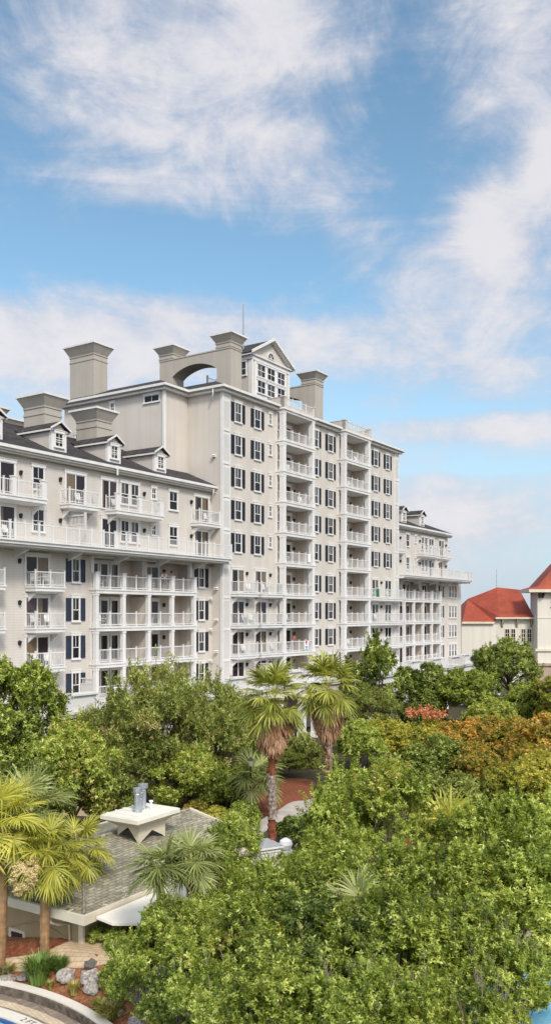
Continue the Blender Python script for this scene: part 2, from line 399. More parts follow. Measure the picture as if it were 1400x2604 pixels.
def rails(m, path, z, h=1.05, gap=.145, post=1.35, ends=(1,1), pw=.045, balus=.010):
    """a railing along a path of axis-parallel legs: posts with caps, two rails, balusters"""
    for i in range(len(path)-1):
        (x0,y0),(x1,y1) = path[i], path[i+1]
        L = math.hypot(x1-x0, y1-y0); ax = abs(x1-x0) > abs(y1-y0)
        def bx(s0, s1, hw, z0, z1):
            if ax: m.box(x0+(x1-x0)*s0/L, x0+(x1-x0)*s1/L, y0-hw, y0+hw, z0, z1)
            else: m.box(x0-hw, x0+hw, y0+(y1-y0)*s0/L, y0+(y1-y0)*s1/L, z0, z1)
        bx(0,L,.035,z+h-.07,z+h); bx(0,L,.025,z+.08,z+.14)
        n = max(1, round(L/post))
        for k in range(n+1):
            if (k == 0 and (i > 0 or not ends[0])) or (k == n and i == len(path)-2 and not ends[1]): continue
            s = L*k/n; bx(s-pw,s+pw,pw,z,z+h+.1); bx(s-pw-.02,s+pw+.02,pw+.02,z+h+.1,z+h+.14)
        nb = int(L/gap)
        for k in range(1, nb):
            s = L*k/nb; bx(s-balus,s+balus,balus,z+.14,z+h-.07)
def balcony(poly_a0, poly_a1, bf, bw, z, th=.36, side=True, brackets=True, piers=False):
    """projecting slab with railing: a0..a1 along the front, bf front line, bw wall line"""
    m = MB(); a0, a1 = poly_a0, poly_a1
    m.box(a0,a1,bf,bw-.002,z-th,z-th*.35); m.box(a0-.06,a1+.06,bf-.06,bw-.002,z-th*.35,z)
    m.frustum((a0+.5,a1-.5,bf+.45,bw-.003),(a0+.04,a1-.04,bf+.03,bw-.003),z-th-.16,z-th-.001)
    if brackets:
        for a in (a0+.25, a1-.37): m.prism([(bw-.003,z-th-.75),(bw-.16,z-th-.62),(bf+.35,z-th-.2),(bf+.35,z-th-.165),(bw-.003,z-th-.165)], 'x', a, a+.12)
    s = hp(m, 'balcony', 'trim')
    rm = MB()
    if side: rails(rm, [(a0+.05,bw-.05),(a0+.05,bf+.05),(a1-.05,bf+.05),(a1-.05,bw-.05)], z+.003)
    else: rails(rm, [(a0+.05,bf+.05),(a1-.05,bf+.05)], z+.003)
    if piers:
        for a in ((a0+.2, a1-.2) if piers is True else piers):
            rm.box(a-.17,a+.17,bf-.02,bf+.26,z+.003,z+1.22); rm.box(a-.21,a+.21,bf-.06,bf+.30,z+1.22,z+1.3)
    rm.build('railing', M['rail'], s)
    return s
def wall_lamp(a, b, z):
    def f():
        m = MB(); m.box(-.06,.06,-.04,0,-.12,.16); m.frustum((-.05,.05,-.2,-.08),(-.09,.09,-.24,-.04),-.16,.1); m.frustum((-.11,.11,-.26,-.03),(-.03,.03,-.18,-.1),.1,.2); return m.mesh('wall_lamp', M['dark'])
    ob('wall_lamp', cached('lamp', f), HOTEL, (a,b-.002,z))
def flood(a, b, z, rz=0):
    def f():
        m = MB(); m.box(-.16,.16,-.1,0,0,.1); m.frustum((-.17,.17,-.3,-.02),(-.1,.1,-.16,-.01),.1,.2); m.box(-.17,.17,-.32,-.02,-.05,0); return m.mesh('flood_lamp', M['trim'])
    ob('flood_lamp', cached('flood', f), HOTEL, (a,b,z), (0,0,rz))

# ---- walls of the tall block
m = MB()
for a0, a1 in ((0,9.02),(14.8,21.5),(27.5,37.1)): m.box(a0,a1,0,.4,5.35,32.5)
m.box(0,.4,.401,4.069,5.35,32.5); m.box(36.7,37.1,.401,4.069,5.35,32.5)
m.box(-3.32,.4,4.07,4.47,5.35,32.5); m.box(36.7,40.42,4.07,4.47,5.35,32.5)
m.box(-3.32,-2.92,4.471,17,5.35,32.5); m.box(40.02,40.42,4.471,17,5.35,32.5); m.box(-2.919,40.019,16.6,17,5.35,32.5)
hp(m, 'wall', 'stucco')
for a0, a1 in ((9.02,14.8),(21.5,27.5)):
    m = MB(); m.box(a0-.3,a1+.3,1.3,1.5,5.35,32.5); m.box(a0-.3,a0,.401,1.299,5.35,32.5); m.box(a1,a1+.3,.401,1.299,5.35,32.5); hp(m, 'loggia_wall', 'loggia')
# corner pilasters with panels
for a0, sgn in ((-.07,1),(35.93,1)):
    m = MB(); a1 = a0+1.22
    m.box(a0,a1,-.06,.2,5.35,32.38); m.box(a0,a0+.14,-.12,-.06,5.35,32.38); m.box(a1-.14,a1,-.12,-.06,5.35,32.38)
    for z in [5.45]+[f_-.55 for f_ in FL[1:]]+[32.1]: m.box(a0+.14,a1-.14,-.12,-.06,z,z+.26)
    hp(m, 'corner_pilaster', 'trim')
    q = MB()
    for z in [f_-.55 for f_ in FL]: q.box(a0+.15,a1-.15,-.075,-.061,max(z+.27,5.75),z+2.75)
    hp(q, 'pilaster_panel', 'panel')
hp(MB().box(-3.46,-3.2,3.97,4.2,20,32.4), 'corner_board', 'trim')
# eave of the tall block: two fascia steps, soffit and shingled hip roof
def outline(o): return [(-3.32-o,17+o),(-3.32-o,4.07-o),(-o,4.07-o),(-o,-o),(37.1+o,-o),(37.1+o,4.07-o),(40.42+o,4.07-o),(40.42+o,17+o)]
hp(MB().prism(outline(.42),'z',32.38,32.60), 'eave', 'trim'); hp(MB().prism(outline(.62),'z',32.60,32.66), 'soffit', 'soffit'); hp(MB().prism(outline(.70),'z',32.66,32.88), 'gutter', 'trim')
def hip(outer, inner, z0, z1):
    n = len(outer); m = MB(); m.add([(x,y,z0) for x,y in outer]+[(x,y,z1) for x,y in inner], [(i,(i+1)%n,n+(i+1)%n,n+i) for i in range(n)]+[tuple(range(n,2*n))]); return m
inner = [(-.02,13.7),(-.02,7.37),(3.3,7.37),(3.3,3.3),(33.8,3.3),(33.8,7.37),(37.1,7.37),(37.1,13.7)]
r_ = hip(outline(.64), inner, 32.885, 34.55).build('roof', M['roof'], HOTEL)
def downpipe(a, b, z, sx=1):
    hp(MB().tube([(a,b,z),(a,b,z-.5),(a+.05*sx,b+.1,z-.75),(a+.28*sx,b+.52,z-.95),(a+.5*sx,b+.56,z-.95)], .055, 6), 'downpipe', 'trim', smooth=True)
downpipe(-.62,.6,32.66,1)
# windows of the tall block, nine storeys
for k, f0 in enumerate(FL):
    if k >= 4:
        z0, z1 = f0+.62, f0+2.36
        window(1.94,2.88,z0,z1,0,True); window(5.13,6.08,z0,z1,0,True); window(7.62,8.04,f0+1.42,f0+2.42,0,rows=2)
        window(30.36,31.3,z0,z1,0,True); window(33.62,34.52,z0,z1,0,True)
    else:
        zt = f0+2.2
        for a in (1.45,5.22,29.75,33.28): door(a,a+1.9 if a < 20 else a+1.75,f0+.02,zt-.02,0)
        for a in (3.75,7.75,32.2): wall_lamp(a,0,f0+1.85)
    z0, z1 = (f0+.62, f0+2.36) if k >= 4 else (f0+.45, f0+2.2)
    window(16.15,17.1,z0,z1,0,True); window(19.34,20.29,z0,z1,0,True)
    # loggia doors
    for a in (13.05-1.2,25.6-1.2):
        door(a,a+1.75,f0+.05,f0+2.15,1.3); wall_lamp(a+2.35,1.3,f0+1.7)
    for a in (10.0,22.5): door(a,a+1.4,f0+.05,f0+2.15,1.3)
for z in (26.2,22.9,19.6): flood(0,.9,z+.3,-PI/2)
for z in (14.1,11.2,8.3,5.9): flood(0,.6,z+.2,-PI/2)
# high vents on the left flank
for y1, y0, z0, z1 in ((6.43,4.57+.1,31.5,32.1),(10.7,10.25,31.2,32.0)):
    window(-3.32,-3.32+(y1-y0),z0,z1,y1,cols=2,rz=-PI/2)
for k in (0,): window(-3.32,-2.5,28.5,29.6,15.4,cols=2,rz=-PI/2)
# ---- the two projecting loggia bays
for (L0, R1) in ((8.81,14.93),(21.37,27.69)):
    cw = .54
    for k, f0 in enumerate(FL):
        z1 = (FL[k+1]-.42) if k < 8 else 32.2
        m = MB()
        m.box(L0-.06,R1+.06,-1.06,1.29,f0-.15,f0); m.box(L0,R1,-1.0,1.29,f0-.42,f0-.15)
        s = hp(m, 'balcony', 'trim')
        rm = MB(); zr = f0+.003
        rails(rm, [(L0+cw,-.88),(R1-cw,-.88)], zr, post=1.2, ends=(0,0)); rails(rm, [(L0+.12,-.5),(L0+.12,0)], zr, post=2, ends=(0,0)); rails(rm, [(R1-.12,-.5),(R1-.12,0)], zr, post=2, ends=(0,0))
        rm.build('railing', M['rail'], s)
        for a0, a1 in ((L0,L0+cw),(R1-cw,R1)):
            c = MB(); c.box(a0+.03,a1-.03,-.96,-.46,f0+.002,z1-.002); c.box(a0-.02,a1+.02,-1.0,-.42,f0+.002,f0+1.05 if False else f0+.3); c.box(a0,a1,-.98,-.44,z1-.2,z1-.003)
            c.box(a0+.12,a1-.12,-.98,-.961,f0+.35,z1-.25)
            hp(c, 'column', 'trim')
        for a0 in (L0+.02,R1-.22):
            hp(MB().box(a0,a0+.2,-.16,-.003,f0+.002,z1-.002), 'half_column', 'trim')
    # roof terrace on top of the bay
    m = MB(); m.box(L0-.12,R1+.12,-1.12,1.29,32.42,32.6); m.box(L0,R1,-1.0,1.29,32.2,32.42); s = hp(m, 'terrace_slab', 'trim')
    m = MB()
    m.box(L0,L0+.14,-1.0,1.6,32.6,33.62); m.box(R1-.14,R1,-1.0,1.6,32.6,33.62); m.box(L0+.5,R1-.5,-1.0,-.86,32.601,32.9)
    m.box(L0,L0+.5,-1.0,-.6,32.602,33.66); m.box(R1-.5,R1,-1.0,-.6,32.602,33.66); m.box(L0-.05,L0+.55,-1.05,-.55,33.66,33.76); m.box(R1-.55,R1+.05,-1.05,-.55,33.66,33.76)
    m.box(L0-.03,L0+.17,-.549,1.6,33.62,33.68); m.box(R1-.17,R1+.03,-.549,1.6,33.62,33.68)
    p = hp(m, 'parapet', 'stucco')
    rm = MB(); rails(rm, [(L0+.5,-.93),(R1-.5,-.93)], 32.9, h=.75, post=1.3, ends=(0,0)); rm.build('railing', M['rail'], p)
# ---- balconies on the lower floors of the tall block
for k in (1,2,3):
    f0 = FL[k]
    balcony(1.18,4.35,-1.0,0,f0); balcony(4.95,8.72,-1.0,0,f0)
    balcony(27.8,36.6,-1.0,0,f0)
# ---- roof structures: arched screens with chimneys, gabled belvedere
def chimney(a0, a1, b0, b1, z0, z1, band, flare=.5, ch=.95, mat='chim'):
    m = MB(); m.box(a0,a1,b0,b1,z0,z1-ch); m.box(a0-.05,a1+.05,b0-.05,b1+.05,band-.07,band+.07)
    c = hp(m, 'chimney', mat)
    q = MB(); q.frustum((a0-.002,a1+.002,b0-.002,b1+.002),(a0-flare,a1+flare,b0-flare,b1+flare),z1-ch+.001,z1-.16)
    q.box(a0-.06,a1+.06,b0-.06,b1+.06,z1-ch-.1,z1-ch)
    q.build('chimney_cornice', M['chim'], c)
    MB().box(a0-flare-.06,a1+flare+.06,b0-flare-.06,b1+flare+.06,z1-.159,z1).build('chimney_cap', M['trim'], c)
    return c
for a0 in (2.39,17.87):
    pts = [(.8,33.0),(.8,37.14),(9.6,37.14),(9.6,33.0),(7.95,33.0),(7.95,35.45)]
    for i in range(1,12):
        t = i/12; pts.append((7.95-5.5*t, 35.45+.85*math.sin(PI*t)**.75))
    pts += [(2.45,35.45),(2.45,33.0)]
    m = MB().prism(pts,'x',a0,a0+1.75); m.box(a0-.05,a0+1.8,.75,9.65,37.141,37.26)
    hp(m, 'arched_screen', 'chim')
    chimney(a0,a0+1.75,.8,2.55,37.262,38.62,37.4,.4,.8); chimney(a0,a0+1.75,7.9,9.65,37.262,38.62,37.4,.4,.8)
chimney(-2.7,-.84,13.6,16.9,33.2,38.52,36.98,.45,1.0)
m = MB(); m.box(7.5,14.4,2.0,5.2,33.2,37.9); hp(m, 'belvedere_wall', 'siding')
m = MB()
for a in (7.46,8.0,9.78,11.66,13.5,14.2): m.box(a,a+(.26 if a in (7.46,14.2) else .4),1.9,2.0 if a != 7.46 else 2.35,33.3,37.55)
m.box(7.4,14.5,1.88,2.3,37.55,37.95); m.box(7.35,7.5,1.88,5.3,37.55,37.95); m.box(7.25,14.65,1.72,5.35,37.951,38.1); m.box(7.72,14.2,1.91,1.999,33.3,34.35); m.box(8.4,13.5,1.92,1.999,35.72,36.05)
hp(m, 'belvedere_trim', 'trim')
m = MB(); m.prism([(7.5,38.1),(14.4,38.1),(10.95,40.0)],'y',2.0,5.2); hp(m, 'pediment', 'stucco')
m = MB()
for s in (-1,1):
    x0, x1 = 10.95, 10.95+s*3.95
    m.prism([(x0,40.18),(x1,38.02),(x1,38.3),(x0,40.46)] if s > 0 else [(x0,40.18),(x0,40.46),(x1,38.3),(x1,38.02)],'y',1.45,1.62)
hp(m, 'rake_board', 'trim')
m = MB()
for s in (-1,1):
    x1 = 10.95+s*3.92
    m.prism([(10.95,40.19),(x1,38.05),(x1,38.17),(10.95,40.31)] if s > 0 else [(10.95,40.19),(10.95,40.31),(x1,38.17),(x1,38.05)],'y',1.63,5.5)
hp(m, 'belvedere_roof', 'roofside')
m = MB()
for s in (-1,1):
    x1 = 10.95+s*3.9
    m.prism([(10.95,40.08),(x1,37.93),(x1,38.03),(10.95,40.18)] if s > 0 else [(10.95,40.08),(10.95,40.18),(x1,38.03),(x1,37.93)],'y',1.625,5.45)
hp(m, 'belvedere_soffit', 'trim')
for a0 in (8.42,10.2,12.08):
    for z0 in (34.42,36.08): window(a0,a0+1.36,z0,z0+1.22,1.93,cols=2,rows=2)
window(7.5,8.05,36.05,37.4,3.2,cols=1,rz=-PI/2)
rm = MB(); rails(rm, [(5.0,5.6),(14.0,5.6)], 34.56, h=1.15, post=1.5, pw=.07); rm.build('roof_railing', M['rail'], HOTEL)
# fanlight
m = MB(); seg = 14; R1_, R0_ = .66, .54
pts = [(10.95+R1_*math.cos(PI*i/seg), 38.38+R1_*math.sin(PI*i/seg)) for i in range(seg+1)]+[(10.95+R0_*math.cos(PI*i/seg), 38.38+R0_*math.sin(PI*i/seg)) for i in range(seg,-1,-1)]
m.prism(pts,'y',1.9,1.999); m.box(10.25,11.65,1.9,1.999,38.3,38.379)
for t in (PI/4,PI/2,3*PI/4):
    c_, s_ = math.cos(t), math.sin(t)
    m.prism([(10.95-.02*s_,38.38+.02*c_),(10.95+.55*c_-.02*s_,38.38+.55*s_+.02*c_),(10.95+.55*c_+.02*s_,38.38+.55*s_-.02*c_),(10.95+.02*s_,38.38-.02*c_)],'y',1.92,1.98)
fl = hp(m, 'fanlight', 'trim')
MB().prism([(10.95+.54*math.cos(PI*i/seg), 38.381+.54*math.sin(PI*i/seg)) for i in range(seg+1)],'y',1.96,1.998).build('pane', M['glass'], fl)
hp(MB().tube([(9.2,4.2,38.0),(9.2,4.2,44.0)], [.085,.05], 6), 'antenna_mast', 'slate')

for a, b, z in ((6.5,11,34.55),(20.5,8.5,34.55),(28.5,9.5,34.55)): hp(MB().lathe([(.12,0),(.12,.7),(.2,.7),(.2,.85),(.05,.95)],10,(a,b,z)), 'roof_vent', 'steel')
hp(MB().box(35.2,35.35,3.0,3.15,33.6,34.3).lathe([(.06,34.3),(.14,34.35),(.14,34.5),(.05,34.6)],8,(35.27,3.07,0)), 'roof_vent', 'steel')
# ---- the lower wings: the left one and its mirror image on the right
def wing(mir):
    ma = (lambda a: 37.1-a) if mir else (lambda a: a)
    END = -30.0 if not mir else -24.7
    UEND = -30.0 if not mir else -19.4
    B = 1.22
    def bx(m, a0, a1, *r): m.box(ma(a0), ma(a1), *r); return m
    def W(a0, a1, z0, z1, *r, **k):
        x0, x1 = sorted((ma(a0), ma(a1))); return window(x0, x1, z0, z1, *r, **k)
    def D(a0, a1, z0, z1, *r, **k):
        x0, x1 = sorted((ma(a0), ma(a1))); return door(x0, x1, z0, z1, *r, **k)
    def BAL(a0, a1, *r, **k):
        x0, x1 = sorted((ma(a0), ma(a1))); return balcony(x0, x1, *r, **k)
    sm = 'siding' if not mir else 'stucco'
    m = MB()
    bx(m,END,-15.4,B,B+.4,5.35,16.72); bx(m,-3.1,-.001,B,B+.4,5.35,16.72); bx(m,UEND,-.001,B,B+.4,17.0,23.3)
    if mir: bx(m,END,END+.4,B+.401,14,5.35,16.72); bx(m,UEND,UEND+.4,B+.401,3.5,17.0,23.3); bx(m,-24.0,UEND,3.501,3.9,17.0,21.6); bx(m,-24.0,-23.6,3.901,14,17.0,21.6)
    hp(m, 'wall', sm)
    m = MB(); bx(m,-15.6,-2.9,2.6,2.8,5.35,16.7); bx(m,-15.6,-15.4,B+.401,2.599,5.35,16.7); bx(m,-3.1,-2.9,B+.401,2.599,5.35,16.7)
    for f0 in FL[:4]: bx(m,-9.36,-9.2,.95,2.599,f0+.002,(f0+2.4))
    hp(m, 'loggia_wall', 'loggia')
    # long walkway deck with railing
    E0 = -30.0 if not mir else -23.3
    m = MB(); bx(m,E0,-.02,-1.05,B-.002,16.76,16.96); bx(m,E0,.04,-1.16,B-.002,16.961,17.1); bx(m,E0,-.03,-.8,B-.003,16.6,16.759)
    for k in range(int(-E0/5)):
        a = -2.6-5*k; x0, x1 = sorted((ma(a), ma(a-.14))); m.prism([(B-.003,16.0),(B-.2,16.05),(-.3,16.5),(-.3,16.599),(B-.003,16.599)],'x',x0,x1)
    d = hp(m, 'walkway_deck', 'trim')
    rm = MB(); rails(rm, [(ma(E0+.1),-1.05),(ma(-.05),-1.05)], 17.103, h=1.12, post=1.25, pw=.06)
    if mir: rails(rm, [(ma(E0+.1),-1.05),(ma(E0+.1),3.4)], 17.103, h=1.12, post=1.25)
    rm.build('railing', M['rail'], d)
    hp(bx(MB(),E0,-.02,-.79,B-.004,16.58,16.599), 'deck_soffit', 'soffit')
    # loggia frame: columns, slabs, railings
    cols = (-15.26,-12.27,-9.28,-6.28,-3.27)
    for k, f0 in enumerate(FL[:4]):
        z1 = FL[k+1]-.40
        m = MB(); bx(m,-15.5,-3.05,.44,2.59,f0-.14,f0); bx(m,-15.42,-3.1,.5,2.59,f0-.38,f0-.14); s = hp(m, 'balcony', 'trim')
        rm = MB()
        if k < 4:
            for c0, c1 in zip(cols[:-1], cols[1:]): rails(rm, [(ma(c0+.2),.66),(ma(c1-.2),.66)], f0+.003, post=1.3, ends=(0,0))
            rails(rm, [(ma(-15.3),.7),(ma(-15.3),B)], f0+.003, ends=(0,0))
        if k == 3:
            for c in cols: bx(rm,c-.19,c+.19,.5,.86,f0+.003,f0+1.2); bx(rm,c-.23,c+.23,.46,.9,f0+1.2,f0+1.28)
        rm.build('railing', M['rail'], s)
        if k < 3:
            for c in cols:
                q = MB(); bx(q,c-.16,c+.16,.54,.86,f0+.003,z1-.002); bx(q,c-.2,c+.2,.5,.9,f0+.003,f0+.28); bx(q,c-.19,c+.19,.51,.89,z1-.16,z1-.003); hp(q, 'column', 'trim')
            for c in (-15.3,): hp(bx(MB(),c-.1,c+.1,1.02,1.215,f0+.003,z1-.002), 'half_column', 'trim')
        else:
            for c in (-15.3,-9.25,-3.27): hp(bx(MB(),c-.14,c+.14,1.0,1.28,f0+.003,16.39), 'column', 'trim')
            hp(bx(MB(),-15.45,-3.1,.95,1.3,16.4,16.575), 'beam', 'trim')
        # doors at the back of the loggia
        zt = f0+2.12
        D(-14.75,-13.2,f0+.05,zt,2.6); D(-12.9,-12.1,f0+.05,zt,2.6,leaves=1); D(-11.7,-10.9,f0+.05,zt,2.6,leaves=1)
        D(-8.9,-8.1,f0+.05,zt,2.6,leaves=1); D(-7.7,-5.9,f0+.05,zt,2.6)
        wall_lamp(ma(-5.2),2.6,f0+1.75)
    # lower wall windows and the stack of small balconies
    for k, f0 in enumerate(FL[:4]):
        z0, z1 = f0+.45, f0+2.18
        W(-1.92,-1.2,z0,z1,B,True,shut='shutter')
        if not mir:
            W(-17.24,-16.56,z0,z1,B,True,shut='navy'); D(-21.7,-19.6,f0+.03,z1,B); wall_lamp(-22.3,B,f0+1.75)
            W(-28.4,-27.7,z0,z1,B,True,shut='navy'); D(-26.9,-25.2,f0+.03,z1,B)
            if k: balcony(-21.75,-18.95,.1,B,f0); balcony(-28.0,-24.35,.1,B,f0)
        else:
            W(-17.3,-16.55,z0,z1,B,True,shut='shutter'); W(-20.5,-19.83,z0,z1,B); W(-21.62,-20.95,z0,z1,B); W(-22.75,-22.05,z0,z1,B)
        flood(ma(-.35),B,f0+2.3)
    # two upper floors above the deck
    for k, f0 in ((4,17.2),(5,20.25)):
        zh = f0+2.38
        D(-2.55,-.55,f0+.05,zh-.02,B); W(-6.0,-4.98,f0+.82,zh,B); W(-8.26,-7.8,f0+1.5,zh,B,rows=2)
        W(-11.98,-11.1,f0+.7,zh,B); W(-10.8,-9.93,f0+.7,zh,B); D(-14.15,-12.5,f0+.05,zh-.02,B); wall_lamp(ma(-9.3),B,f0+1.75); wall_lamp(ma(-3.1),B,f0+1.75)
        if k == 5: D(-17.9,-15.95,f0+.05,zh-.02,B)
        else: D(-17.35,-15.95,f0+.05,zh-.02,B)
        wall_lamp(ma(-18.5),B,f0+1.75)
        if not mir: W(-21.05,-20.05,f0+.8,zh,B); D(-25.2,-22.7,f0+.05,zh-.02,B); wall_lamp(-22.2,B,f0+1.75); W(-28.2,-27.3,f0+.8,zh,B)
    f0 = 20.25
    BAL(-3.05,-.05,.2,B,f0); BAL(-13.75,-8.1,.0,B,f0,piers=[ma(-13.5),ma(-10.95),ma(-8.4)])
    BAL(-18.45,-15.35,.2,B,f0)
    if not mir: BAL(-27.0,-20.7,.1,B,f0,piers=[-23.6,-20.95])
    if not mir:   # privacy screen on the deck
        m = MB(); m.box(-17.75,-17.65,-.6,B-.004,17.11,18.6); m.box(-17.78,-17.62,-.72,-.6,17.11,19.55); m.box(-17.78,-17.62,-.6,B-.004,19.3,19.4); m.box(-17.78,-17.62,-.6,B-.004,18.601,18.7)
        for k in range(12): m.box(-17.73,-17.67,-.5+k*.14,-.46+k*.14,18.7,19.3)
        hp(m, 'privacy_screen', 'panel')
    # eave, gutter, roof, dormers
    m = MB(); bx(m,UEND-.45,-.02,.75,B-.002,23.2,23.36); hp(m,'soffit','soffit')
    m = MB(); bx(m,UEND-.5,-.02,.66,B-.003,23.36,23.5); hp(m,'eave','trim'); m = MB(); bx(m,UEND-.6,-.02,.48,.659,23.52,23.74); hp(m,'gutter','trim')
    s = .43; z0 = 23.75; zr = z0+9*s
    x0, x1 = ma(UEND-.6), ma(-.01)
    if not mir:
        rm = MB().add([(x0,.5,z0),(x1,.5,z0),(x1,9.5,zr),(x0,9.5,zr),(x0,18.5,z0),(x1,18.5,z0)],[(0,1,2,3),(3,2,5,4),(0,3,4),(1,5,2)])
    else:
        rm = MB().add([(x0,.5,z0),(x1,.5,z0),(x1,9.5,zr),(x0-8.0,9.5,zr),(x0,18.5,z0),(x1,18.5,z0)],[(0,1,2,3),(3,2,5,4),(0,3,4),(1,5,2)])
    rf = rm.build('roof', M['roof'], HOTEL)
    if mir:
        xe = ma(-24.0)
        hp(MB().box(ma(-19.4),xe+.6,2.9,14.2,21.6,21.75),'soffit','soffit'); hp(MB().box(ma(-19.4),xe+.75,2.75,14.3,21.751,22.0),'gutter','trim')
        e = MB(); e.add([(ma(-19.4),2.8,22.01),(xe+.7,2.8,22.01),(xe-5,8.5,24.2),(ma(-19.4),8.5,24.2),(xe+.7,14.25,22.01),(ma(-19.4),14.25,22.01)],[(0,1,2,3),(1,4,2),(3,2,4,5)]); hp(e,'roof','roof')
        m = MB(); bx(m,-22.9,-20.6,3.35,3.499,17.1,18.4); hp(m,'privacy_screen','panel'); W(-22.3,-20.9,17.9,19.4,3.5)
    downpipe(ma(-.55),.6,23.52,-1 if mir else 1)
    if not mir: hp(MB().box(-13.22,-13.08,.42,.479,23.0,23.75),'downpipe','trim')
    def dormer(c):
        w = .75; bf = 1.6; zb = 24.22; ze = 25.8; za = 26.32; c = ma(c)
        zr_ = lambda b: z0+s*(b-.5)
        br = lambda z: .5+(z-z0)/s
        m = MB()
        m.add([(c-w,bf,zb),(c+w,bf,zb),(c+w,bf,ze),(c,bf,za),(c-w,bf,ze),(c-w,br(ze),ze),(c+w,br(ze),ze)],
              [(0,1,2,3,4),(0,4,5),(1,6,2)])
        d = hp(m,'dormer',sm)
        t = MB(); t.box(c-w-.02,c-w+.3,bf-.05,bf-.002,zb-.02,ze); t.box(c+w-.3,c+w+.02,bf-.05,bf-.002,zb-.02,ze); t.box(c-w+.3,c+w-.3,bf-.05,bf-.002,zb-.02,zb+.2); t.box(c-w-.14,c+w+.14,bf-.12,bf-.002,ze-.16,ze)
        t.box(c-w-.04,c-w,bf-.05,bf+.15,zb,ze)
        t.build('dormer_trim', M['trim'], d)
        q = MB()
        for sg in (-1,1):
            x2 = c+sg*(w+.24); ze2 = ze-.08
            q.add([(c,bf-.3,za+.02),(x2,bf-.3,ze2),(x2,br(ze2)-.1,ze2),(c,br(za)+.1,za+.02),(c,bf-.3,za+.12),(x2,bf-.3,ze2+.1),(x2,br(ze2)-.1,ze2+.1),(c,br(za)+.1,za+.12)],
                  [(4,5,6,7),(0,1,2,3),(0,4,5,1),(1,5,6,2)])
        q.build('dormer_roof', M['roofside'], d)
        g = MB()
        for sg in (-1,1):
            x2 = c+sg*(w+.26)
            g.prism([(c,za+.0),(x2,ze-.1),(x2,ze+.05),(c,za+.15)] if sg > 0 else [(c,za+.0),(c,za+.15),(x2,ze+.05),(x2,ze-.1)],'y',bf-.36,bf-.302)
            g.box(min(x2,x2-sg*.05),max(x2,x2-sg*.05),bf-.3,br(ze)-.2,ze-.18,ze-.05)
        g.build('dormer_rake', M['trim'], d)
        window(c-.36,c+.36,zb+.32,ze-.28,bf-.045,cols=2,rows=3)
    for c in ((-24.2,-18.26,-12.4,-6.77) if not mir else (-5.1,-11.0)): dormer(c)
    for c in ((-15.68,-10.0) if not mir else ()): chimney(c-.89,c+.89,5.0,7.4,24.9,29.4,27.86,.42,.95)
    if not mir: chimney(-19.15,-17.4,9.0,11.4,25.5,28.6,27.4,.42,.9); chimney(-13.0,-11.25,14.0,16.4,24.0,29.3,28.2,.42,.9)
wing(False); wing(True)

# ---- terrace podium along the foot of the hotel
m = MB()
segs = ((-30,0.0,-4.0),(0.0,9.0,-3.6),(9.0,27.6,-4.6),(27.6,46.0,-5.5),(46.0,62.5,-4.6))
for a0, a1, bf in segs:
    m.box(a0,a1,bf,2.9,4.85,5.345); m.box(a0-.001,a1+.001,bf-.12,bf,4.98,5.42); m.box(a0-.001,a1+.001,bf-.2,bf-.12,5.2,5.42); m.box(a0+.01,a1-.01,bf+.1,bf+.35,4.25,4.849)
ter = hp(m, 'terrace', 'trim')
for a0, a1, bf in segs:
    q = MB(); q.box(a0,a1,.2,.4,-.1,4.849); hp(q,'podium_wall','stucco')
    n = max(1, round((a1-a0)/6)); rm = MB(); L = (a1-a0)/n
    for k in range(n):
        c = a0+L*(k+.5)
        pw = 1.05
        rm.box(c-pw,c+pw,bf-.02,bf+.7,5.421,6.45); rm.box(c-pw-.16,c+pw+.16,bf-.18,bf+.86,6.45,6.58)
        if k < n-1: rails(rm, [(c+pw,bf+.12),(a0+L*(k+1.5)-pw,bf+.12)], 5.42, h=1.0, post=1.3, ends=(0,0))
        rails(rm, [(a0+L*k,bf+.12),(c-pw,bf+.12)], 5.42, h=1.0, post=1.3, ends=(1,0)) if k == 0 else None
        rails(rm, [(c+pw,bf+.12),(a1,bf+.12)], 5.42, h=1.0, post=1.3, ends=(0,1)) if k == n-1 else None
    rm.build('railing', M['rail'], ter)
    for k in range(n+1):
        c = min(max(a0+L*k, a0+.4), a1-.4)
        q = MB(); q.box(c-.3,c+.3,bf+.05,bf+.65,-.1,4.24); q.box(c-.38,c+.38,bf-.03,bf+.73,-.1,.5); q.box(c-.36,c+.36,bf-.01,bf+.71,3.95,4.242); hp(q,'podium_column','white')
# privacy screens on the terrace
for a0, z1 in ((-17.9,7.3),(5.4,7.3)):
    q = MB(); q.box(a0,a0+.1,-1.6,-.4,5.35,z1-.45); q.box(a0-.02,a0+.12,-1.72,-1.6,5.35,z1+.05); q.box(a0-.02,a0+.12,-1.6,-.4,z1-.08,z1); q.box(a0-.02,a0+.12,-1.6,-.4,z1-.449,z1-.4)
    for k in range(8): q.box(a0+.03,a0+.07,-1.55+k*.14,-1.5+k*.14,z1-.4,z1-.08)
    hp(q,'privacy_screen','panel')
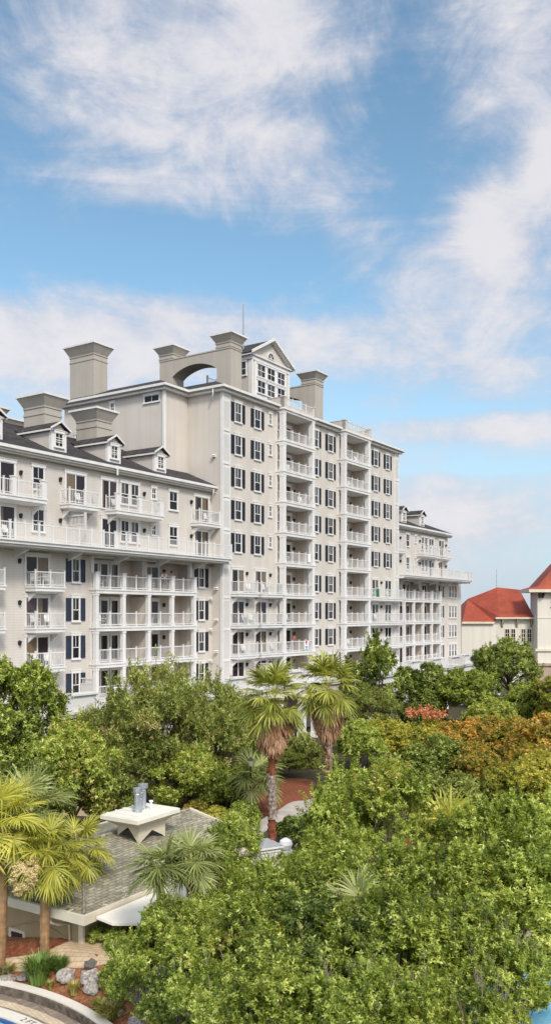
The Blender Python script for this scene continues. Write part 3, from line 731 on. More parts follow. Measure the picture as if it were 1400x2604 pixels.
# ================================================================== furniture, cloths and people on the balconies
def hpt(a, b, z):                     # hotel coordinates -> world
    c, s = math.cos(ROT), math.sin(ROT)
    return Vector((O.x+a*c-b*s, O.y+a*s+b*c, z))
def chair_mesh():
    m = MB()
    for x in (-.24,.24):
        m.tube([(x,-.25,0),(x*.95,-.22,.42),(x,-.24,.62)], .018, 5); m.tube([(x,.28,0),(x*.95,.22,.42),(x*.9,.32,.9)], .018, 5); m.box(x-.03,x+.03,-.26,.26,.61,.64)
    m.box(-.24,.24,-.24,.22,.4,.43)
    for k in range(6): m.add([(-.2+k*.07,.215,.44),(-.15+k*.07,.215,.44),(-.15+k*.07,.32,.9),(-.2+k*.07,.32,.9)],[(0,1,2,3)])
    m.box(-.24,.24,.29,.33,.88,.93)
    return m.mesh('patio_chair', M['chair'])
def table_mesh():
    m = MB(); m.lathe([(.2,0),(.2,.03),(.03,.06),(.03,.66),(.36,.68),(.38,.7),(.36,.72)],14); return m.mesh('patio_table', M['chair'])
CH, TB = chair_mesh(), table_mesh()
LV = {0:'terrace level', 1:'first balcony level', 2:'second balcony level', 3:'third balcony level', 4:'walkway deck level', 5:'top level', 6:'seventh balcony level'}
def furn(me, a, b, k, rz, label, cat, grp):
    o = ob(me.name, me, None, hpt(a,b,FL[k]+.006), (0,0,ROT+rz)); tag(o, label, cat, grp); return o
seats = []
for k in (1,2,3):
    for a, w in ((-21.2,'near the outer corner'),(-20.0,'by the glass door')):
        seats.append((a,.75,k,f'white patio chair {w} of the far left balcony, {LV[k]}'))
for k, a, w in ((3,-14.2,'leftmost bay'),(2,-14.0,'leftmost bay'),(1,-14.4,'leftmost bay'),(2,-8.4,'third bay'),(3,-8.2,'third bay')):
    seats.append((a,1.4,k,f'white chair in the {w} of the left loggia, {LV[k]}'))
for k, a, w in ((3,3.7,'to the right of the first sliding door'),(3,6.3,'before the second sliding door'),(2,3.0,'left of two chairs before the first sliding door'),(2,4.0,'right of two chairs before the first sliding door'),(1,2.9,'before the first sliding door'),(1,7.9,'beside the loggia column')):
    seats.append((a,-.45,k,f'white chair {w}, tall block, {LV[k]}'))
for k in (4,3,2,1):
    seats.append((10.6,-.2,k,f'pale chair in the nearer projecting loggia, {LV[k]}'))
    seats.append((23.9,-.2,k,f'pale chair in the farther projecting loggia, {LV[k]}'))
for i, (a, w) in enumerate(((-13.6,'left of the three on'),(-13.0,'middle of the three on'),(-12.4,'right of the three on'))):
    seats.append((a,.0,0,f'white chair back, {w} the terrace before the left loggia'))
for a, k, w in ((-25.0,4,'behind the first posts of the long walkway railing'),(-24.1,4,'next to the first chair behind the walkway railing'),(-13.0,5,'before the paired windows on the balcony with thick posts'),(-16.9,5,'on the small balcony left of the downpipe'),(-1.2,5,'on the small balcony beside the tall block')):
    seats.append((a,.75 if k == 5 else .2,k,f'white patio chair {w}'))
for k, a, w in ((5,9.9,'nearer'),(6,13.2,'nearer'),(7,11.0,'nearer'),(5,26.0,'farther'),(7,24.0,'farther'),(8,25.6,'farther')):
    seats.append((a,-.3,k,f'dim chair in the {w} projecting loggia, '+{5:'two levels above the deck',6:'third level from the top',7:'second level from the top',8:'topmost level'}[k]))
for k, a, w in ((3,29.4,'left of two'),(3,33.5,'right of two'),(2,30.2,'left of two'),(2,34.4,'right of two'),(1,31.0,'left of two'),(1,33.0,'right of two')):
    seats.append((a,-.5,k,f'white chair, {w} on the far balcony of the tall block, {LV[k]}'))
for a, b, k, lab in seats: furn(CH, a, b, k, random.uniform(-.6,.6)+PI*.0, lab, 'chair', 'chairs on the hotel balconies')
for a, b, k, lab in ((-20.6,.6,3,'round white patio table between chairs on the far left balcony'),(-13.3,1.3,3,'round white patio table in the leftmost loggia bay'),(7.1,-.5,3,'round white patio table beside the second sliding door of the tall block'),(3.5,-.4,2,'round white patio table between two chairs before the first sliding door')):
    furn(TB, a, b, k, 0, lab, 'table', 'tables on the hotel balconies')
def towel(name, a, z, w, h, mats, label, b=-.97, bands=None):
    vs, fs = [], []; nx, nz = 9, 12
    for i in range(nx):
        for j in range(nz+1):
            x = -w/2+w*i/(nx-1); t = j/nz; d = .03*math.sin(i*1.7)*t
            s = t*(h+.25)-.25
            if s < 0: vs.append((x, .07, 1.09+s))
            else: vs.append((x, -.06-d, 1.09-s+.01*math.sin(i*2.1)))
    for i in range(nx-1):
        for j in range(nz):
            q = i*(nz+1)+j; fs.append((q,q+nz+1,q+nz+2,q+1))
    m = MB().add(vs, fs).mesh(name, None, True)
    for mm in mats: m.materials.append(M[mm])
    if bands:
        for p in m.polygons: p.material_index = bands((p.center.x)/w+.5, (1.09-p.center.z)/h)
    o = ob(name, m, None, hpt(a,b,z), (0,0,ROT)); o.modifiers.new('thickness','SOLIDIFY').thickness = .012
    tag(o, label, 'towel'); return o
towel('beach_towel', 13.2, FL[1], .8, .95, ['towelwhite','cloth_red','cloth_blue'], 'white beach towel with red and blue print hanging over the loggia railing', -.88,
      lambda u, v: 2 if (v > .55 and .1 < u < .9 and v < .85) else (1 if (v < .45 and v > .05 and abs(u-.5) < .28-.35*v) else 0))
towel('bath_towel', 13.8, FL[4], .55, .9, ['towelwhite'], 'plain white towel hanging over the upper loggia railing', -.88)
towel('green_cloth', 29.4, FL[3], .7, 1.0, ['green'], 'dark green cloth hanging on the railing at the far right of the tall block', -.95)

def figure(label, loc, rz, shirt, pose):
    """one continuous skinned body; shirt, shorts and hair are its parts"""
    J, E_ = pose
    def skin(name, names, grow, m, parent, keep=None):
        idx = {n:i for i, n in enumerate(names)}
        me = bpy.data.meshes.new(name); me.from_pydata([J[n][0] for n in names], [(idx[a],idx[b]) for a, b in E_ if a in idx and b in idx], []); me.materials.append(M[m])
        o = ob(name, me, parent)
        md = o.modifiers.new('skin','SKIN')
        for i, n in enumerate(names):
            r = J[n][1]; s = me.skin_vertices[0].data[i]; s.radius = (r[0]*grow, r[1]*grow) if isinstance(r, tuple) else (r*grow, r*grow); s.use_root = (i == 0)
        md.use_smooth_shade = True
        o.modifiers.new('sub','SUBSURF').levels = 2; o.modifiers['sub'].render_levels = 2
        return o
    body = skin('person', list(J), 1, 'skin', None)
    body.location = loc; body.rotation_euler = (0,0,rz)
    tag(body, label, 'person')
    skin('shirt', ['pelvis','waist','chest','sh_l','sh_r','el_l','el_r'], 1.16, shirt, body)
    skin('shorts', ['pelvis','hip_l','hip_r','knee_l','knee_r'], 1.2, 'navy', body)
    h = Vector(J['head'][0]); m = MB(); m.lathe([(.02,.125),(.075,.11),(.105,.06),(.112,0),(.1,-.06)][::-1],10,(h.x,h.y+.015,h.z+.02)); m.build('hair', M['hair'], body, smooth=True)
    f = MB()
    for sx in (-1,1): f.lathe([(.004,-.008),(.012,0),(.004,.008)],6,(h.x+sx*.034,h.y-.098,h.z))
    f.build('eyes', M['dark'], body)
    n_ = MB(); n_.frustum((h.x-.018,h.x+.018,h.y-.13,h.y-.085),(h.x-.006,h.x+.006,h.y-.1,h.y-.085),h.z-.045,h.z+.01); n_.build('nose', M['skin'], body)
    for sx in (-1,1): MB().box(h.x+sx*.098-.012,h.x+sx*.098+.012,h.y-.01,h.y+.03,h.z-.03,h.z+.03).build('ear', M['skin'], body)
    return body
def pose(stand=True, lean=0.0):
    J = {'pelvis':((0,0,.95),(.15,.11)),'waist':((0,-.01,1.12),(.135,.1)),'chest':((0,-.01-lean,1.33),(.155,.11)),'neck':((0,-.02-lean,1.5),.055),'head':((0,-.04-lean*1.2,1.63),(.095,.11)),
      'sh_l':((-.19,-.01-lean,1.42),.062),'el_l':((-.25,-.06-lean*.8,1.16),.046),'wr_l':((-.2,-.28-lean*.3,1.1),.034),'ha_l':((-.19,-.36-lean*.3,1.1),.03),
      'sh_r':((.19,-.01-lean,1.42),.062),'el_r':((.25,-.06-lean*.8,1.16),.046),'wr_r':((.2,-.28-lean*.3,1.1),.034),'ha_r':((.19,-.36-lean*.3,1.1),.03),
      'hip_l':((-.1,0,.9),.09),'knee_l':((-.11,-.02,.5),.06),'an_l':((-.12,.02,.08),.042),'toe_l':((-.13,-.16,.04),.032),
      'hip_r':((.1,0,.9),.09),'knee_r':((.11,-.02,.5),.06),'an_r':((.12,.02,.08),.042),'toe_r':((.13,-.16,.04),.032)}
    for s, sx in (('l',-1),('r',1)):
        w = Vector(J['ha_'+s][0])
        for q, (dx, L) in enumerate(((-.024,.07),(-.008,.08),(.008,.076),(.024,.06))): J[f'f{q}_{s}'] = ((w.x+dx, w.y-L, w.z-.02-.006*q), .009)
        J['th_'+s] = ((w.x-sx*.045, w.y-.02, w.z), .01)
    E_ = [('pelvis','waist'),('waist','chest'),('chest','neck'),('neck','head'),('pelvis','hip_l'),('pelvis','hip_r')]
    for s in 'lr': E_ += [('chest','sh_'+s),('sh_'+s,'el_'+s),('el_'+s,'wr_'+s),('wr_'+s,'ha_'+s),('hip_'+s,'knee_'+s),('knee_'+s,'an_'+s),('an_'+s,'toe_'+s),('ha_'+s,'th_'+s)]+[('ha_'+s,f'f{q}_{s}') for q in range(4)]
    return J, E_
figure('person in a red top standing behind the loggia railing near the hanging beach towel', hpt(11.7,-.3,FL[1]), ROT+.2, 'cloth_red', pose(lean=.05))
figure('person in a pink top leaning on the top railing of the left wing loggia', hpt(-6.0,1.15,FL[3]), ROT+.3, 'cloth_pink', pose(lean=.12))
figure('person in a pale top standing beside the one in pink on the left loggia', hpt(-6.75,1.2,FL[3]), ROT-.4, 'chair', pose(lean=.08))
figure('person in a dark red top on the upper loggia of the right wing', hpt(46.4,1.3,FL[3]), ROT+.1, 'cloth_red', pose(lean=.02))

# ================================================================== red roofed building at the right, 150 m away
RY = 152.0
def rx(x, y): p = at(x, y, RY); return p.x, p.z
RED = empty('clock_tower_building', 'pale beige building with red roofs and a clock tower at the right edge', 'building', (0,RY,0))
def rbx(m, x0, x1, ytop, ybot, d0, d1): # a box given by photo edges at the front plane
    X0, Z1 = rx(x0, ytop); X1, Z0 = rx(x1, ybot); m.box(X0,X1,d0,d1,Z0,Z1); return m
m = MB()
rbx(m,1172,1254,1584,1735,0,16); rbx(m,1254.01,1352,1573,1735,0,16); rbx(m,1120,1216,1520,1735,18,30)
m.build('wall', M['beige'], RED)
m = MB(); rbx(m,1118,1217,1517,1521,17.6,30.4); rbx(m,1172,1254,1581,1586,-.5,-.01); rbx(m,1256,1353,1569.5,1574,-.9,-.01); m.build('roof_trim', M['cream'], RED)
P_ = lambda x, y, d: (rx(x,y)[0], d, rx(x,y)[1])
roof = MB()
roof.add([P_(1172,1583,-.5),P_(1255,1581,-.5),P_(1265,1569,-.9),P_(1353,1569,-.9),P_(1352,1496,8),P_(1340,1495,8),P_(1292,1490,8),P_(1213,1521,8),P_(1172,1583,16.5),P_(1292,1583,16.5),P_(1353,1583,16.5)],
         [(1,2,7,0),(2,6,7),(2,3,5,6),(3,4,5),(0,7,8),(7,6,9,8),(6,5,4,10,9)])
for i in range(22): # standing seams
    pass
roof.build('roof', M['redroof'], RED)
m = MB(); rbx(m,1352,1470,1508,1690,-3,1.2); m.build('tower_wall', M['beige'], RED)
m = MB(); rbx(m,1351,1471,1570,1572,-3.08,-3.001); m.build('tower_trim', M['cream'], RED); m = MB(); rbx(m,1346,1476,1648,1654,-3.3,-3.002); m.build('belt_course', M['cream'], RED); m = MB(); rbx(m,1326,1486,1500,1507.5,-4.2,2.0); m.build('tower_eave', M['cream'], RED)
m = MB(); rbx(m,1347,1475,1690,1760,-3.6,14); rbx(m,1343,1480,1684,1689.9,-3.9,14); m.build('stone_base', M['stone'], RED)
X0, Z0 = rx(1326,1500.0); X1 = X0+24; cx_ = (X0+X1)/2
t = MB(); n = 4
prof = [(1.0,0),(.86,.5),(.56,4.7),(.12,10.9)]
hw = (X1-X0)/2; rings = []
vs = []
for f_, z in prof: vs += [(cx_-hw*f_,-1.1-3.1*f_,Z0+z),(cx_+hw*f_,-1.1-3.1*f_,Z0+z),(cx_+hw*f_,-1.1+3.1*f_,Z0+z),(cx_-hw*f_,-1.1+3.1*f_,Z0+z)]
fs = [(4*i+k,4*i+(k+1)%4,4*i+4+(k+1)%4,4*i+4+k) for i in range(3) for k in range(4)]+[(12,13,14,15)]
t.add(vs, fs).build('tower_roof', M['redroof'], RED)
m = MB()
for x in (1356,1364,1395,1403,1440,1448):
    X,Z = rx(x,1508); m.prism([(-3.001,Z-.9),(-3.25,Z-.9),(-4.6,Z-.06),(-4.6,Z-.001),(-3.001,Z-.001)],'x',X-.12,X+.12)
m.build('bracket', M['dark'], RED)
m = MB()
for x in (1275,1312,1348): X,Z = rx(x,1574); m.prism([(-.001,Z-1.5),(-.2,Z-1.4),(-.75,Z-.1),(-.75,Z-.001),(-.001,Z-.001)],'x',X-.14,X+.14)
m.build('eave_bracket', M['tanwall'], RED)
for x0, x1, y0, y1, d in ((1283,1293,1600,1632,0),(1298,1308,1600,1632,0),(1324,1334,1600,1632,0),(1339,1349,1600,1632,0),(1395,1404,1601,1624,-3),(1412,1421,1601,1624,-3)):
    X0,Z1 = rx(x0,y0); X1,Z0_ = rx(x1,y1); w, h = X1-X0, Z1-Z0_
    f = MB(); f.box(-.1,0,-.09,-.001,-.1,h+.1); f.box(w,w+.1,-.09,-.001,-.1,h+.1); f.box(0,w,-.09,-.001,h,h+.1); f.box(0,w,-.09,-.001,-.1,0)
    for k in (1,): f.box(w*.5-.035,w*.5+.035,-.07,-.003,0,h)
    for k in (1,2): f.box(0,w,-.065,-.003,h*k/3-.035,h*k/3+.035)
    o = f.build('window', M['cream'], RED, (X0,d,Z0_)); MB().box(.0,w,-.03,-.002,0,h).build('pane', M['glass'], o)
# the clock: hour strokes and hands straight on the wall
CX, CZ = rx(1412,1545.5); CX *= .98
m = MB()
for k in range(12):
    a = k*PI/6; r0, r1, w = (.68,.92,.06) if k % 3 else (.62,.95,.10)
    s_, c_ = math.sin(a), math.cos(a)
    m.prism([(CX+s_*r0-c_*w,CZ+c_*r0+s_*w),(CX+s_*r1-c_*w,CZ+c_*r1+s_*w),(CX+s_*r1+c_*w,CZ+c_*r1-s_*w),(CX+s_*r0+c_*w,CZ+c_*r0-s_*w)],'y',-3.06,-3.002)
for a, L, w in ((-.55,.48,.09),(.2,.66,.06)):
    s_, c_ = math.sin(a), math.cos(a)
    m.prism([(CX-c_*w,CZ+s_*w),(CX+s_*L-c_*w,CZ+c_*L+s_*w),(CX+s_*L+c_*w,CZ+c_*L-s_*w),(CX+c_*w,CZ-s_*w)],'y',-3.1 if L < .6 else -3.14,-3.061 if L < .6 else -3.101)
m.build('clock_dial', M['dark'], RED)
mast = MB().tube([at(1261,1560,166),at(1261,1447,166)],[.09,.05],6).build('flag_mast', M['steel'])
tag(mast, 'thin grey mast rising behind the low red roof', 'mast')
# ================================================================== ground, paths, beds, pool
GM = dict(
 ground=ground_mat('leafy_ground', [(.3,(.035,.032,.018)),(.55,(.085,.07,.04)),(.75,(.13,.105,.065))], 1.3, 6, .05),
 mulch=ground_mat('red_mulch', [(.3,(.09,.028,.014)),(.5,(.23,.075,.035)),(.72,(.36,.15,.08))], 7, 14, .06),
 orange=ground_mat('orange_mulch', [(.3,(.13,.045,.018)),(.5,(.26,.105,.05)),(.72,(.40,.21,.12))], 7, 14, .05),
 path=pavers('tan_pavers', (.50,.38,.24), (.58,.45,.30), (.33,.25,.16), .3, .15, .35),
 pathgrey=pavers('grey_paving', (.45,.41,.36), (.52,.48,.43), (.3,.28,.25), .4, .2, .2),
 deck=pavers('pool_deck_pavers', (.55,.44,.30), (.63,.52,.38), (.45,.36,.26), .24, .12, .9),
 band=pavers('grey_brown_band', (.22,.175,.14), (.31,.25,.2), (.12,.1,.08), .2, .4, .9),
 coping=plain('cream_coping', (.68,.64,.56), .6, .06, 3, .3),
 stonewall=ground_mat('dark_stacked_stone', [(.3,(.05,.042,.035)),(.6,(.16,.13,.1)),(.8,(.3,.26,.2))], 5, 10, .03),
 tile=plain('blue_pool_tile', (.02,.09,.25), .25, .2, 9, .5),
)
def water():
    m, nt, bs, out = nodes('pool_water')
    nt.links.new(ramp(nt, noise(nt, 1.6, 3), [(.35,(.12,.36,.52)),(.65,(.25,.52,.66))]), bs.inputs['Base Color']); bs.inputs['Roughness'].default_value = .06; bs.inputs['Specular IOR Level'].default_value = .5
    bump(nt, bs, noise(nt, 3.2, 4), .04, .35); return m
GM['water'] = water()
def sst(a, b, x):
    t = min(1, max(0, (x-a)/(b-a))); return t*t*(3-2*t)
def rise(x, y):                          # the bed rises from the round pool towards the pool house
    r = math.hypot(x+12, y-19); s = r-9.33
    if s <= 0 or y < 19: return 0
    w = .42+.58*sst(-10, -6.6, x)
    return (.22*sst(0,.25,s)+.85*sst(.1,1.5,s)*w)*(1-sst(-3.5,0,x))*(1-sst(33,40,y))
def gt(x, y):                          # where the view through a pixel meets that ground
    d = 15.0
    for _ in range(900):
        p = at(x,y,d)
        if p.z <= rise(p.x,p.y): break
        d += .04
    return Vector((p.x,p.y,rise(p.x,p.y)))
def sheet(name, pts, z, m, relief=False):
    if relief:
        bm = bmesh.new(); bm.faces.new([bm.verts.new((p[0],p[1],0)) for p in pts]); bmesh.ops.triangulate(bm, faces=bm.faces[:])
        for _ in range(9):
            lo = [e for e in bm.edges if e.calc_length() > .3]
            if not lo: break
            bmesh.ops.subdivide_edges(bm, edges=lo, cuts=1); bmesh.ops.triangulate(bm, faces=bm.faces[:])
        for v in bm.verts: v.co.z = rise(v.co.x,v.co.y)+z
        me = bpy.data.meshes.new(name); bm.to_mesh(me); bm.free(); me.materials.append(GM[m]); o = ob(name, me)
        for p in me.polygons: p.use_smooth = True
        bm2 = None
    else:
        o = MB().add([(p[0],p[1],z) for p in pts], [tuple(range(len(pts)))]).build(name, GM[m])
    struct(o); return o
g = []
nx = 40
gm = MB().add([(-4000,-4000,0),(4000,-4000,0),(4000,4000,0),(-4000,4000,0)],[(0,1,2,3)]); struct(gm.build('ground', GM['ground']))
def smooth(pts, n=6):
    out = []
    for i in range(len(pts)):
        p0, p1, p2, p3 = pts[i-1], pts[i], pts[(i+1)%len(pts)], pts[(i+2)%len(pts)]
        for k in range(n):
            t = k/n
            out.append(tuple(.5*((2*p1[j])+(-p0[j]+p2[j])*t+(2*p0[j]-5*p1[j]+4*p2[j]-p3[j])*t*t+(-p0[j]+3*p1[j]-3*p2[j]+p3[j])*t**3) for j in (0,1)))
    return out
def G(*pxs): return [tuple(gp(x,y))[:2] for x, y in pxs]
def GT(*pxs): return [tuple(gt(x,y))[:2] for x, y in pxs]
arc = [(PC_[0]+9.34*math.cos(t), PC_[1]+9.34*math.sin(t)) for PC_ in ((-12,19),) for t in [math.radians(125-2.5*k) for k in range(38)]]
sheet('mulch_bed', arc+[(1.5,23.5),(1.5,33.5),(-6,33.5),(-16,33.5)], .005, 'orange', True)
sheet('mulch_bed', smooth(GT((-160,2446),(-160,2405),(0,2405),(100,2402),(180,2378),(214,2372),(222,2384),(185,2392),(150,2407),(115,2422),(60,2433),(0,2441)),4), .03, 'mulch', True)
sheet('path', smooth(GT((-160,2444),(0,2439),(60,2431),(115,2420),(150,2405),(185,2390),(222,2380),(320,2376),(420,2390),(400,2440),(330,2452),(262,2457),(215,2463),(140,2467),(60,2472),(0,2474),(-160,2480)),4), .018, 'path', True)
sheet('mulch_bed', smooth(G((640,2060),(690,1990),(760,1980),(800,1990),(790,2030),(740,2040),(690,2068))), .012, 'mulch')
sheet('mulch_bed', smooth(G((1020,2150),(1060,2110),(1110,2140),(1100,2200),(1030,2200))), .012, 'mulch')
sheet('path', smooth(G((560,2135),(600,2112),(650,2092),(695,2066),(745,2036),(800,2030),(850,2050),(800,2088),(700,2092),(670,2120),(620,2140))), .008, 'pathgrey')
sheet('pool_deck', smooth(G((560,2480),(700,2360),(900,2300),(1200,2260),(1500,2300),(1600,2700),(600,2760),(520,2620))), .006, 'deck')
sheet('path', smooth(G((-200,2035),(0,2055),(200,2075),(470,2085),(520,2078),(470,2068),(200,2050),(0,2030),(-200,2010))), .009, 'path')
w2 = sheet('pool_water', smooth(G((1090,2590),(1180,2540),(1330,2430),(1440,2400),(1560,2430),(1560,2700),(1300,2720),(1120,2680))), .014, 'water')
# round pool in the corner
PC = Vector((-12,19,0))
def ring(name, r0, r1, z0, z1, m, seg=160):
    a0, a1 = 0, 2*PI; v = []; f = []
    for k in range(seg):
        t = 2*PI*k/seg
        for r, z in ((r1,z0),(r1,z1),(r0,z1),(r0,z0)): v.append((PC.x+r*math.cos(t),PC.y+r*math.sin(t),z))
    for k in range(seg):
        q = (k+1) % seg
        for j in range(3): f.append((4*k+j,4*q+j,4*q+j+1,4*k+j+1))
    o = MB().add(v,f).build(name, GM[m]); struct(o); return o
ring('pool_kerb', 9.0, 9.32, 0, .30, 'coping'); ring('pool_kerb', 8.93, 8.999, -.02, .26, 'stonewall')
ring('pool_deck', 8.62, 8.928, -.05, .018, 'band'); ring('pool_deck', 8.28, 8.619, -.05, .022, 'deck'); ring('pool_deck', 8.1, 8.279, -.05, .027, 'band')
cop = ring('pool_coping', 7.68, 8.099, -.05, .09, 'coping'); ring('pool_wall', 7.5, 7.679, -.3, .05, 'tile')
o = MB().add([(PC.x+7.52*math.cos(2*PI*k/120),PC.y+7.52*math.sin(2*PI*k/120),.02) for k in range(120)],[tuple(range(120))]).build('pool_water', GM['water']); struct(o)
# painted depth marking on the coping
cu = bpy.data.curves.new('depth_marking','FONT'); cu.body = '2 FT'; cu.size = .3; cu.align_x = 'CENTER'; cu.align_y = 'CENTER'
p = gp(84,2600); v = Vector((p.x,p.y,0))-PC; v.z = 0; ang = math.atan2(v.y,v.x)
tmp = ob('tmp', cu); bpy.context.view_layer.update()
me = bpy.data.meshes.new_from_object(tmp.evaluated_get(bpy.context.evaluated_depsgraph_get())); bpy.data.objects.remove(tmp); me.materials.clear(); me.materials.append(M['dark'])
ob('depth_marking', me, cop, (PC.x+7.9*math.cos(ang),PC.y+7.9*math.sin(ang),.094), (0,0,ang-PI/2))

# ================================================================== pool house with grey shingled roof
PX = Vector((-6.16,27.9,0)); PR = math.radians(58)
PH = empty('pool_house', 'low pool house with grey green shingled roof and cream gutters behind the palms', 'pool house', PX, PR)
L_, W_, ez, sl_ = 10.65, 8.0, 2.3, .22; zr = ez+4*sl_
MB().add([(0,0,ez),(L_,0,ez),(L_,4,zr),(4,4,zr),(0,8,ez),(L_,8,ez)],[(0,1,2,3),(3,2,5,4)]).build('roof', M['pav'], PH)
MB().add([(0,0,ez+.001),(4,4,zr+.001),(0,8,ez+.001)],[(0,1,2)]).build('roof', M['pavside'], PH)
m = MB(); m.tube([(4,4,zr+.02),(L_,4,zr+.02)],.07,6); m.tube([(0,0,ez+.02),(4,4,zr+.02)],.06,6); m.tube([(0,8,ez+.02),(4,4,zr+.02)],.06,6); m.build('ridge_cap', M['pav'], PH)
m = MB()
for a, b, c, d in ((-.16,L_+.1,-.16,-.03),(-.16,-.03,-.03,8.1),(-.16,L_+.1,8.03,8.16)):
    m.box(a,b,c,d,ez-.28,ez+.02)
for k in range(9): m.box(1.0+k*1.1,1.05+k*1.1,-.16,.14,ez+.02,ez+.045); 
for k in range(7): m.box(-.16,.14,.6+k*1.1,.65+k*1.1,ez+.021,ez+.046)
m.box(-.1,L_,-.029,.6,ez-.3,ez-.22); m.box(-.0299,.6,.601,8,ez-.3,ez-.22)
m.box(L_+.001,L_+.14,-.02,4,ez-.15,ez-.02)
m.add([(L_+.002,-.1,ez-.14),(L_+.14,-.1,ez-.14),(L_+.14,4,zr-.1),(L_+.002,4,zr-.1),(L_+.002,-.1,ez+.06),(L_+.14,-.1,ez+.06),(L_+.14,4,zr+.08),(L_+.002,4,zr+.08)],[(0,3,2,1),(4,5,6,7),(0,1,5,4),(1,2,6,5),(3,0,4,7)])
m.build('gutter', M['cream'], PH)
m = MB(); m.box(.6,.8,.6,7.4,-.1,ez-.3); m.box(.801,10.0,.6,.8,-.1,ez-.3); m.box(9.8,10,.801,7.4,-.1,ez-.3); m.box(.801,9.799,7.2,7.4,-.1,ez-.3); m.build('wall', M['tanwall'], PH)
MB().box(.5,.599,4.35,4.5,0,ez-.31).build('wall_trim', M['cream'], PH); MB().box(.5,.599,.55,.75,0,ez-.31).build('corner_trim', M['cream'], PH)
pts = [(1.0+3.3*i/14, .85+.45*math.sin(PI*i/14)) for i in range(15)]
m = MB().tube([(.58,y,z+.05) for y, z in pts],.035,6); m.build('arch_moulding', M['tanwall'], PH)
m = MB(); m.box(.52,.599,3.35,3.45,.05,.95); m.box(.52,.599,4.05,4.15,.05,.95); m.box(.52,.599,3.45,4.05,.85,.95); m.box(.52,.599,3.45,4.05,.05,.12); lv = m.build('louvre_frame', M['cream'], PH)
m = MB(); m.box(.575,.598,3.45,4.05,.12,.85)
for k in range(6): m.add([(.53,3.45,.14+k*.12),(.53,4.05,.14+k*.12),(.575,4.05,.22+k*.12),(.575,3.45,.22+k*.12)],[(0,1,2,3)])
m.build('louvre_slats', M['hair'], lv)
m = MB().tube([(-.02,1.5,ez-.28),(-.02,1.5,ez-.5),(.2,1.35,ez-.62),(.5,1.2,ez-.66),(.55,1.2,.05)],.06,8); m.build('downpipe', M['cream'], PH, smooth=True)
# flat white canopy beside the eave
m = MB(); m.add([(.35,-.2,ez-.12),(5.2,-.2,ez-.12),(5.2,-1.75,ez-.3),(1.2,-1.75,ez-.3),(.35,-.9,ez-.2),(.35,-.2,ez-.2),(5.2,-.2,ez-.2),(5.2,-1.75,ez-.38),(1.2,-1.75,ez-.38),(.35,-.9,ez-.28)],[(0,4,3,2,1),(5,6,7,8,9),(0,5,9,4),(4,9,8,3),(3,8,7,2),(2,7,6,1)])
m.build('canopy', M['creamwhite'], PH)
MB().box(1.4,1.85,-1.5,-1.05,0,ez-.34).build('canopy_post', M['white'], PH); MB().box(4.6,5.0,-1.5,-1.1,0,ez-.37).build('canopy_post', M['white'], PH)
# raised vent platform with flue pipes
CX0, CY0 = 7.5, 2.0   # front corner of the cap
cx0 = ( -5.33-PX.x)*math.cos(PR)+(33.5-PX.y)*math.sin(PR); cy0 = -(-5.33-PX.x)*math.sin(PR)+(33.5-PX.y)*math.cos(PR)
x0, x1, y0, y1, zt = cx0, cx0+2.64, cy0, cy0+1.95, 4.02
m = MB(); m.box(x0,x1,y0,y1,zt-.19,zt-.03); m.box(x0+.06,x1-.06,y0+.06,y1-.06,zt-.03,zt)
for k in range(5): m.box(x0+.3+k*.5,x0+.34+k*.5,y0+.06,y1-.06,zt,zt+.04)
cap = m.build('vent_platform', M['creamwhite'], PH)
m = MB(); ix0, ix1, iy0, iy1 = x0+.55, x1-.45, y0+.42, y1-.42
def rz_(y): return ez+sl_*min(y, 8-y)
# skirt flares out from the roof to the cap, with a foot at each corner and a notch between
def side(pa, pb, qa, qb, notch):
    v = []
    n = 8
    for i in range(n+1):
        t = i/n
        bx_ = [qa[j]+(qb[j]-qa[j])*t for j in (0,1)]
        foot = rz_(bx_[1])+notch*(1-abs(2*t-1))
        tx = [pa[j]+(pb[j]-pa[j])*t for j in (0,1)]
        v += [(bx_[0],bx_[1],foot-.05 if i in (0,n) else foot),(bx_[0],bx_[1],zt-.5),(tx[0],tx[1],zt-.192)]
    f = []
    for i in range(n): f += [(3*i,3*i+3,3*i+4,3*i+1),(3*i+1,3*i+4,3*i+5,3*i+2)]
    m.add(v,f)
C_ = [(x0+.03,y0+.03),(x1-.03,y0+.03),(x1-.03,y1-.03),(x0+.03,y1-.03)]; Q_ = [(ix0,iy0),(ix1,iy0),(ix1,iy1),(ix0,iy1)]
for i in range(4): side(C_[i],C_[(i+1)%4],Q_[i],Q_[(i+1)%4],.42 if i % 2 == 0 else .5)
m.build('platform_skirt', M['cream'], cap)
bpy.data.objects[cap.name]
def flue(x, y, h, r, capr, label=None):
    q = MB().lathe([(r*1.5,0),(r*1.5,.06),(r,.09),(r,h-.25),(r*.85,h-.22),(r*.85,h-.16),(capr,h-.16),(capr,h),(capr*.2,h+.02)],16,(x,y,zt+.001)); return q.build('flue_pipe', M['steel'], cap, smooth=False)
flue(x0+1.05,y0+.92,.98,.13,.18); flue(x0+1.35,y0+1.05,.72,.11,.15); flue(x0+1.72,y0+1.2,1.0,.13,.21); flue(x0+1.5,y0+1.35,.85,.1,.13)
MB().lathe([(.05,0),(.05,.3),(.09,.3),(.09,.36)],10,(x0+1.75,y0+.8,zt+.001)).build('flue_pipe', M['white'], cap)

